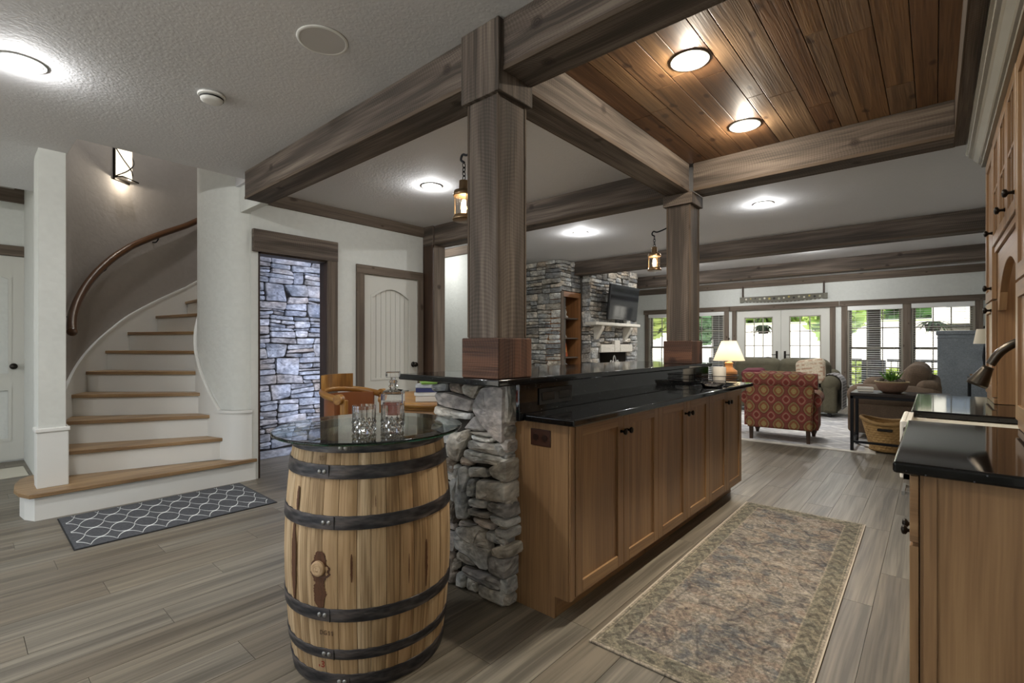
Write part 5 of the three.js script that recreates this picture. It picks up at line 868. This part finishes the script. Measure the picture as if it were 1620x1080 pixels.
{
  const c = thing('console_table', 'black metal console table behind the brown sofa arm', 'table', [-0.3, 0.012, -7.12]), w = 0.88, d = 0.52, h = 0.655;
  part('table_top', rbox(w, 0.035, d, 0.004).translate(0, h, 0), mat(T.dark, { color: 0x9a9ca6, rough: 0.35 }), c); part('top_frame', merge([bb(-w / 2, w / 2, h - 0.05, h - 0.018, d / 2 - 0.03, d / 2), bb(-w / 2, w / 2, h - 0.05, h - 0.018, -d / 2, -d / 2 + 0.03)]), M.iron, c);
  for (const sx of [-1, 1]) { for (const sz of [-1, 1]) part('leg', rbox(0.032, h - 0.018, 0.032, 0.003).translate(sx * (w / 2 - 0.016), (h - 0.018) / 2, sz * (d / 2 - 0.016)), M.iron, c); part('side_stretcher', bb(sx * (w / 2 - 0.016) - 0.012, sx * (w / 2 - 0.016) + 0.012, 0.09, 0.115, -d / 2 + 0.03, d / 2 - 0.03), M.iron, c); }
  part('front_stretcher', bb(-w / 2 + 0.03, w / 2 - 0.03, 0.09, 0.115, d / 2 - 0.028, d / 2 - 0.004), M.iron, c);
  const top = 0.012 + h + 0.018;
  const b = thing('planter_bowl', 'terracotta dough bowl holding a green succulent on the console', 'plant', [-0.37, top, -7.12]), r = rngOf(91); b.scale.setScalar(0.84);
  part('bowl', lathe([[0, 0], [0.1, 0], [0.15, 0.04], [0.185, 0.12], [0.19, 0.15], [0.175, 0.15], [0.165, 0.12], [0, 0.11]], 32), mat(T.cloth, { color: 0x8a6c5a, rough: 0.8 }), b); part('rope_rim', new THREE.TorusGeometry(0.186, 0.01, 8, 40).rotateX(Math.PI / 2).translate(0, 0.15, 0), flat(0x9b8a68, 0.9), b);
  const mo = []; for (let k = 0; k < 40; k++) { const q = r() * 6.28, R = 0.03 + r() * 0.13; mo.push(clean(new THREE.IcosahedronGeometry(0.016 + r() * 0.02, 0).translate(Math.cos(q) * R, 0.15 + r() * 0.02, Math.sin(q) * R))); } part('pebbles', merge(mo), flat(0x5e544a, 0.9), b);
  const gm = flat(0x4c7a1e, 0.5), lf = new THREE.ConeGeometry(0.02, 0.2, 5).translate(0, 0.1, 0).scale(1, 1, 0.45); for (let k = 0; k < 34; k++) part('leaf', lf, gm, b, [(r() - 0.5) * 0.08, 0.14, (r() - 0.5) * 0.08], [(r() - 0.5) * 1.5, r() * 6.28, (r() - 0.5) * 1.5]);
  for (const [k, lab, col] of [[0, 'grey coaster book under the small white book on the console', 0x8d8a86], [1, 'small white book on top beside the planter bowl', 0xc9c4bc]]) { const q = thing('small_book', lab, 'book', [-0.62, top + k * 0.026, -7.12], 0.1 + k * 0.1); part('cover', bb(-0.075, 0.075, 0, 0.025, -0.055, 0.055), flat(col, 0.6), q); part('pages', bb(-0.073, 0.076, 0.004, 0.021, -0.053, 0.056), flat(0xdcd6c8, 0.9), q); }
  const k = thing('wicker_basket', 'woven wicker laundry basket on the floor by the console', 'basket', [-0.42, 0.013, -7.1]);
  const W1 = [], n = 40; const prof = [[0.15, 0], [0.155, 0.02], [0.2, 0.2], [0.235, 0.3], [0.24, 0.325], [0.225, 0.325], [0.19, 0.2], [0.145, 0.03], [0, 0.025], [0, 0]];
  const bg = lathe(prof, n); { const P = bg.attributes.position; for (let i = 0; i < P.count; i++) { const y = P.getY(i), x = P.getX(i); if (y > 0.25) P.setY(i, y + 0.05 * Math.pow(Math.abs(x) / 0.24, 2)); } bg.computeVertexNormals(); const uv = bg.attributes.uv; for (let i = 0; i < uv.count; i++) { uv.setXY(i, uv.getX(i) * 1.3, P.getY(i) * 1.5); } }
  part('body', bg, M.wicker, k); const rim = []; for (let i = 0; i <= 40; i++) { const q = i / 40 * Math.PI * 2, c0 = Math.cos(q), s0 = Math.sin(q); rim.push([c0 * 0.236, 0.325 + 0.05 * c0 * c0, s0 * 0.236]); } part('braided_rim', tube(rim.slice(0, 40), 0.02, 80, 8, true), M.wicker, k); part('handle_slot', rbox(0.14, 0.03, 0.02, 0.008).translate(0, 0.262, 0.226), flat(0x1c150e, 0.9), k); part('foot_ring', new THREE.TorusGeometry(0.152, 0.014, 8, 40).rotateX(Math.PI / 2).translate(0, 0.015, 0), M.wicker, k);
}
function tableLamp(label, pos, bodyPts, bodyMat, s0, s1, sh, y0, I) {
  const l = thing('table_lamp', label, 'lamp', pos);
  part('lamp_base', lathe(bodyPts, 28), bodyMat, l);
  part('lamp_shade', lathe([[s1, y0], [s0, y0 + sh]], 6 * 6), new THREE.MeshPhysicalMaterial({ color: 0xefe4cc, roughness: 1, transmission: 0.35, thickness: 0, side: THREE.DoubleSide, emissive: 0xffe2b0, emissiveIntensity: I ? 0.16 : 0 }), l);
  part('harp', cyl(0.004, 0.004, sh + 0.06, 6).translate(0, y0 + sh / 2 - 0.01, 0), M.bronze, l); part('finial', new THREE.SphereGeometry(0.012, 10, 8).scale(1, 1.6, 1).translate(0, y0 + sh + 0.03, 0), M.bronze, l);
  if (I) { part('bulb', new THREE.SphereGeometry(0.03, 12, 10).translate(0, y0 + sh * 0.45, 0), new THREE.MeshStandardMaterial({ emissive: 0xffdca8, emissiveIntensity: 3 }), l); const L = new THREE.PointLight(new THREE.Color(1, 0.82, 0.56), I); L.position.set(0, y0 + sh * 0.45, 0); L.castShadow = true; L.shadow.radius = 1.5; l.add(L); }
}
{
  const e = thing('end_table', 'round dark end table under the lit lamp', 'table', [-2.36, 0.012, -7.75]); part('table_top', lathe([[0, 0.575], [0.27, 0.575], [0.28, 0.59], [0.27, 0.6], [0, 0.6]], 36), M.darkWood, e); part('pedestal', lathe([[0, 0.02], [0.16, 0.0], [0.16, 0.03], [0.04, 0.08], [0.035, 0.5], [0.1, 0.575], [0, 0.575]], 20), M.darkWood, e);
  tableLamp('lit lamp with cream shade and copper jar base', [-2.36, 0.613, -7.75], [[0, 0], [0.09, 0], [0.1, 0.02], [0.118, 0.18], [0.118, 0.23], [0.06, 0.275], [0.052, 0.33], [0.065, 0.345], [0.05, 0.36], [0.012, 0.37], [0.012, 0.42], [0, 0.42]], flat(0xa5703c, 0.5, 0.2), 0.105, 0.225, 0.3, 0.385, 0.35);
  const ar = thing('armoire', 'blue grey painted cabinet in front of the far window', 'cabinet', [0.02, 0.001, -10.6]), bm = mat(T.cloth, { color: 0x8d959c, rough: 0.7 });
  part('carcass', bb(0.02, 0.78, 0.08, 1.4, -0.42, 0, 'y', G1, 0.006), bm, ar); part('cornice', bb(0, 0.8, 1.4, 1.465, -0.45, 0.02, 'x', G1, 0.012), bm, ar); part('frieze', bb(0.012, 0.788, 1.345, 1.36, -0.43, 0.01, 'x', G1, 0.004), bm, ar); part('plinth', bb(0.01, 0.79, 0, 0.08, -0.43, 0.01, 'x', G1, 0.006), bm, ar);
  const st = thing('side_table', 'small black side table in front of the blue grey cabinet', 'table', [0.55, 0.001, -10.05]); part('table_top', rbox(0.34, 0.03, 0.34, 0.004).translate(0, 0.735, 0), mat(T.dark, { color: 0x9a9ca6, rough: 0.4 }), st); for (const sx of [-1, 1]) for (const sz of [-1, 1]) part('leg', rbox(0.028, 0.72, 0.028, 0.003).translate(sx * 0.15, 0.36, sz * 0.15), M.iron, st);
  tableLamp('unlit lamp with beige square shade on the small black table', [0.56, 0.752, -10.05], [[0, 0], [0.07, 0], [0.07, 0.02], [0.02, 0.03], [0.025, 0.12], [0.012, 0.2], [0.022, 0.3], [0.012, 0.42], [0, 0.5]], M.iron, 0.085, 0.12, 0.22, 0.5, 0);
  const bw = thing('wooden_bowl', 'small wooden bowl on the black side table', 'bowl', [0.46, 0.751, -9.95]); part('bowl', lathe([[0, 0], [0.04, 0], [0.065, 0.05], [0.06, 0.05], [0.036, 0.008], [0, 0.008]], 20), M.gold, bw);
  // old crosscut saw over the french doors
  const sw = thing('crosscut_saw', 'antique crosscut saw with painted blade hanging above the french doors', 'saw', [-2.52, 2.24, ZF + 0.02]);
  const pts = []; const N = 44; for (let k = 0; k <= N; k++) { const t = k / N; pts.push([lerp(-0.82, 0.82, t), 0.05 + 0.04 * t * 0 + 0.03]); } for (let k = N; k >= 0; k--) { const t = k / N, sag = -0.035 * Math.sin(Math.PI * t) - 0.015; pts.push([lerp(-0.82, 0.82, t), sag + (k % 2 ? -0.022 : 0)]); }
  part('blade', prism(pts, 0.006), flat(0x6a675c, 0.6, 0.3), sw); const r = rngOf(95);
  const cols = [0xd8d4c4, 0xb9a860, 0x2a2a26, 0xa8a894]; for (let k = 0; k < 16; k++) part('painted_spot', cyl(0.012 + r() * 0.014, 0.012, 0.002, 10).rotateX(Math.PI / 2), flat(cols[k % 4], 0.7), sw, [-0.72 + k * 0.096, 0.025 + (r() - 0.5) * 0.03, 0.0075]);
  for (const s of [-1, 1]) { part('end_bracket', rbox(0.07, 0.12, 0.012, 0.004).translate(0.82 * s, 0.02, 0.004), flat(0x6f6c60, 0.6, 0.3), sw); part('handle', cyl(0.016, 0.018, 0.24, 12).translate(0.79 * s, 0.2, 0.008), M.darkWood, sw, [0, 0, 0], [0, 0, 0]); }
}
// ---------------------------------------------------------------- ceiling fittings
{
  const s = thing('ceiling_speaker', 'round flush speaker grille in the white ceiling', 'speaker', [-2.17, C, -1.14]); part('rim', lathe([[0.098, -0.001], [0.102, -0.007], [0.114, -0.004], [0.116, 0], [0.098, 0]], 40), M.white, s); part('grille', cyl(0.1, 0.1, 0.005, 40).translate(0, -0.0025, 0), flat(0xbcbab8, 0.8), s);
  const d = thing('smoke_detector', 'white round smoke detector on the ceiling', 'smoke detector', [-3.12, C, -0.97]); part('base', lathe([[0, -0.018], [0.066, -0.018], [0.07, -0.012], [0.07, 0], [0, 0]], 36), M.white, d); part('cover', lathe([[0, -0.045], [0.04, -0.045], [0.056, -0.036], [0.06, -0.022], [0.055, -0.02], [0, -0.02]], 36), M.white, d); part('vent_slot', lathe([[0.0605, -0.03], [0.061, -0.022]], 36), M.black, d);
}
// ---------------------------------------------------------------- outside the windows
{
  const r = rngOf(120);
  const g = structure('ground', 'pale sunlit drive, rising bank and lawn outside', 'ground'); part('pavement', bb(-40, 40, -0.6, -0.3, -17.2, -12.06), flat(0xd8d5cc, 0.9), g); part('bank', slab([[-60, -17], [60, -17], [60, -46], [-60, -46]], -0.5, 0).translate(0, 0, 17).rotateX(0.118).translate(0, -0.3, -17), flat(0xd2cec4, 0.9), g); part('lawn', bb(-80, 80, 2.6, 3.0, -90, -44), flat(0x9bb070, 0.95), g); part('patio', bb(-9, 6, -0.3, -0.02, -14.6, -12.06), flat(0x9a958c, 0.9), g); part('entry_court', bb(-14, 8, -0.5, -0.1, 3.2, 16), flat(0xbdb9b0, 0.9), g);
  const ro = structure('patio_roof', 'patio roof shading the windows', 'roof'); part('roof_deck', bb(-9, 6, 2.75, 2.9, -14.7, -12.06), flat(0x8b7d6a, 0.9), ro);
  for (const [x, lab] of [[-4.62, 'dark stone patio column outside the fireplace window'], [-1.08, 'dark stone patio column outside the armoire window'], [2.3, 'dark stone patio column beyond the side table'], [-7.5, 'dark stone patio column past the fireplace']]) { const c = thing('patio_column', lab, 'column', [x, -0.02, -14.3], 0, 'patio columns'); part('plinth', rbox(0.44, 0.9, 0.44, 0.02).translate(0, 0.45, 0), mat(T.stone, { color: 0x7c7a78, rough: 0.9 }), c); part('shaft', rbox(0.26, 1.87, 0.26, 0.01).translate(0, 1.83, 0), flat(0x4a4642, 0.8), c); }
  const rl = thing('patio_rail', 'dark railing along the patio edge', 'railing', [0, -0.02, -14.42]); for (const [a, b] of [[-4.4, -1.32], [-0.84, 2.05]]) { part('top_rail', bb(a, b, 0.86, 0.92, -0.03, 0.03), M.iron, rl); part('bottom_rail', bb(a, b, 0.1, 0.15, -0.02, 0.02), M.iron, rl); for (let x = a + 0.08; x < b; x += 0.12) part('baluster', box(0.018, 0.74, 0.018).translate(x, 0.5, 0), M.iron, rl); }
  const leaves = (n, R, sz, s) => { const q = rngOf(s), l = []; const base = new THREE.PlaneGeometry(1, 0.55); for (let k = 0; k < n; k++) { const a = q() * 6.28, c = q() * 2 - 1, rr = Math.cbrt(0.25 + 0.75 * q()), s1 = Math.sqrt(1 - c * c); const f = sz * (0.6 + q() * 0.8); l.push(base.clone().scale(f, f, f).rotateX(q() * 6).rotateY(q() * 6).translate(Math.cos(a) * s1 * rr * R[0], c * rr * R[1], Math.sin(a) * s1 * rr * R[2])); } return merge(l); };
  const gm = [flat(0x7a9a52, 0.8), flat(0x9bb45e, 0.8), flat(0x567a4c, 0.8), flat(0xb4c46c, 0.8)].map((m) => { m.side = THREE.DoubleSide; return m; });
  const proto = leaves(1100, [1, 1, 1], 0.34, 1), protoB = leaves(700, [1, 1, 1], 0.42, 2);
  const trees = [[-22, -50, 4.5, 6, 0, 'tall green tree beyond the fireplace window'], [-13.2, -52, 3.6, 3.6, 1, 'light green tree seen through the french door nearer the fireplace'], [-6, -50, 3.0, 2.4, 3, 'yellow green tree seen through the french door nearer the armoire'], [-36, -52, 4.5, 6, 2, 'dark green tree farthest past the chimney behind the bank'], [-2.75, -21, 0.9, 2.2, 1, 'small round yellow green tree beside the patio column'], [3.6, -57, 4.2, 5, 2, 'dark green tree behind the pale house'], [-7.6, -20.5, 1.1, 2.2, 2, 'small dark green tree near the patio'], [-10.8, -22, 1.6, 2.8, 3, 'bright green garden tree near the fireplace window']];
  const far = ['behind the chimney end of the bank', 'above the bank past the fireplace window', 'above the bank between window and french doors', 'above the bank in the french door nearer the fireplace', 'above the bank between the french doors', 'above the bank in the french door nearer the armoire', 'above the bank beside the pale house', 'above the bank behind the house wall'];
  far.forEach((w, k) => trees.push([-27.5 + k * 4.3, -70 - (k % 2) * 9, 3.0 + (k % 3) * 0.4, 3.2 + (k % 3), k % 4, 'leafy tree ' + w]));
  for (const [x, z, R, h, m, lab] of trees) { const t = thing('garden_tree', lab, 'tree', [x, z < -44 ? 3.0 : -0.3 + (-17 - z) * 0.1186, z], 0, 'garden trees'); part('trunk', cyl(0.08 * R * 0.6, 0.1 * R * 0.6, h * 0.7, 10).translate(0, h * 0.35, 0), flat(0x5a4836, 0.9), t); const c = part('crown', R > 2 ? proto : protoB, gm[m], t, [0, h, 0]); c.scale.set(R, R * 1.05, R); }
  for (const [x, z, s, lab] of [[-1.9, -18.4, 0.5, 'round clipped shrub by the small garden tree'], [-0.75, -18.2, 0.4, 'small yellow green shrub along the drive'], [0.15, -18.3, 0.38, 'small shrub in front of the pale house'], [-3.0, -17.5, 0.45, 'shrub outside the french door nearer the armoire']]) { const t = thing('shrub', lab, 'shrub', [x, -0.3 + (-17 - z) * 0.1186, z], 0, 'garden shrubs'); const c = part('foliage', protoB, gm[3], t, [0, s * 0.8, 0]); c.scale.setScalar(s); }
  for (const [x, lab] of [[-3.3, 'hanging fern outside the french door nearer the fireplace'], [-0.02, 'hanging fern outside the armoire window']]) { const t = thing('hanging_fern', lab, 'plant', [x, 1.62, -13.6], 0, 'hanging patio ferns'); part('pot', lathe([[0, -0.1], [0.11, -0.1], [0.15, 0.06], [0, 0.06]], 16), flat(0x3a332c, 0.8), t); const l = [], q = rngOf(7 + x * 10 | 0); for (let k = 0; k < 60; k++) { const a = q() * 6.28, L = 0.28 + q() * 0.22; const f = new THREE.PlaneGeometry(L, 0.07, 5, 1), P = f.attributes.position; for (let i = 0; i < P.count; i++) { const s = (P.getX(i) + L / 2) / L; P.setXYZ(i, s * L * 0.9, 0.12 * s * (1 + q() * 0.1) - 0.4 * s * s * (0.5 + (k % 5) * 0.15) + 0.1, P.getY(i) * (1 - s)); } l.push(f.rotateY(a)); } part('fronds', merge(l), gm[2], t); part('hanger', cyl(0.006, 0.006, 1.1, 6).translate(0, 0.6, 0), M.iron, t); }
  const h = thing('neighbour_house', 'pale house with broad light roof across the drive', 'house', [3.4, 2.4, -36]); part('wall', bb(-3.5, 7, 0, 2.6, -6, 0), flat(0xd9d4c8, 0.9), h); part('roof', prism([[-4.2, 2.5], [8, 2.5], [5, 6.2], [-0.6, 6.2]], 6.6).translate(0, 0, -6.3), flat(0xcdcac4, 0.9), h);
  for (const x of [-2.4, 0.4, 3]) { const w = part('window', bb(x - 0.5, x + 0.5, 0.9, 2.0, 0.01, 0.05), flat(0x4a5560, 0.2), h); }
  const pb = thing('patio_bench', 'curved black metal bench on the patio behind the loveseat', 'bench', [-3.05, -0.02, -13.0]); const bl = []; for (let k = 0; k < 7; k++) bl.push(tube([[-0.42 + k * 0.14, 0.45, 0], [-0.42 + k * 0.14, 0.7 + 0.15 * Math.sin(Math.PI * (k + 0.5) / 7), 0]], 0.01, 4, 6)); bl.push(tube([[-0.5, 0.5, 0], [-0.4, 0.75, 0], [0, 0.95, 0], [0.4, 0.75, 0], [0.5, 0.5, 0]], 0.016, 24, 8)); part('back', merge(bl), M.iron, pb); part('seat', rbox(1.05, 0.04, 0.45, 0.01).translate(0, 0.44, 0.2), M.iron, pb); for (const sx of [-1, 1]) for (const sz of [0, 0.4]) part('leg', cyl(0.015, 0.015, 0.44, 8).translate(sx * 0.48, 0.22, sz), M.iron, pb);
}

// ---------------------------------------------------------------- ceiling lights
function can(label, x, z, col, k = 1, group = 'recessed ceiling lights', y = C, cone = 1.36, spill = 0.4) {
  const g = thing('recessed_light', label, 'ceiling light', [x, y, z], 0, group);
  part('trim_ring', lathe([[0.072, -0.002], [0.09, -0.006], [0.096, 0], [0.07, 0.0]], 40), M.white, g);
  part('lens', cyl(0.072, 0.072, 0.006, 32).translate(0, -0.003, 0), new THREE.MeshStandardMaterial({ color: 0xffffff, emissive: new THREE.Color(...col), emissiveIntensity: 4, roughness: 0.6 }), g);
  const S = new THREE.SpotLight(new THREE.Color(...col), CAN * k, 0, cone, 1); S.position.set(0, -0.02, 0); S.target.position.set(0, -1, 0); S.castShadow = true; S.shadow.radius = 3.5; g.add(S, S.target);
  const L = new THREE.PointLight(new THREE.Color(...col), CAN * k * spill); L.position.set(0, -0.022, 0); L.castShadow = true; L.shadow.radius = 1; g.add(L);   // light spilled sideways by the lens
}
can('recessed light in the white ceiling near the stair column', -3.49, -0.23, NEUTRAL);
can('recessed light in the white ceiling over the game table', -3.42, -2.83, NEUTRAL);
can('recessed light in the white ceiling just beyond the pine boards', -1.31, -5.39, NEUTRAL, 1.2);
can('recessed light in the white ceiling in front of the bookcase', -3.41, -5.26, NEUTRAL, 2);
can('warm recessed light in the pine boards, the one nearer the barrel', -0.92, -2.41, WARM, 3.4, 'recessed lights in the pine boards', C - 0.012, 1.0, 0.13);
can('warm recessed light in the pine boards, the one nearer the living room', -0.925, -3.36, WARM, 3.4, 'recessed lights in the pine boards', C - 0.012, 1.0, 0.13);
can('recessed light in the hall ceiling behind the door post', -5.42, -4.45, NEUTRAL, 0.7);
for (const [x, z] of [[-2.1, 0.3], [-3.49, 1.9], [-1.4, 1.9], [-5.9, 1.6], [-1.4, -8.4], [-3.4, -8.4], [-1.4, -10.7], [-3.4, -10.7]]) can('added fill light in the white ceiling out of view', x, z, NEUTRAL, z < -5 ? 2 : x === -2.1 ? 1.7 : 1, 'added recessed lights out of view');  // unseen fill lights, added to brighten the foyer and living room
for (const [x, z] of [[-0.92, 0.5]]) can('added warm fill light over the kitchen aisle out of view', x, z, WARM, 0.5, 'added kitchen lights out of view');  // added unseen to lift the dark kitchen cabinets and barrel side
can('added unseen fill light high in the stairwell ceiling', -5.9, -1.3, NEUTRAL, 1.5, 'added recessed lights out of view', 4.6);  // unseen lamp, added to brighten the stairwell wall
{
  const g = thing('alcove_light', 'cool white light strip hidden beside the alcove opening', 'light', [-4.875, 1.2, -2.74]);   // lights the stone from behind the column
  part('lens', bb(-0.03, 0.02, -1.1, 1.1, -0.03, 0.03), new THREE.MeshStandardMaterial({ color: 0xffffff, emissive: 0xdfe4ff, emissiveIntensity: 2 }), g);
  const L = new THREE.RectAreaLight(new THREE.Color(0.8, 0.84, 1.0), 30, 0.06, 2.2); L.position.set(-0.035, 0, 0); L.rotation.y = 1.95; L.castShadow = true; g.add(L);
}
scene.traverse((o) => { if (o.isMesh) { o.castShadow = true; o.receiveShadow = true; } });
renderer.render(scene, camera);
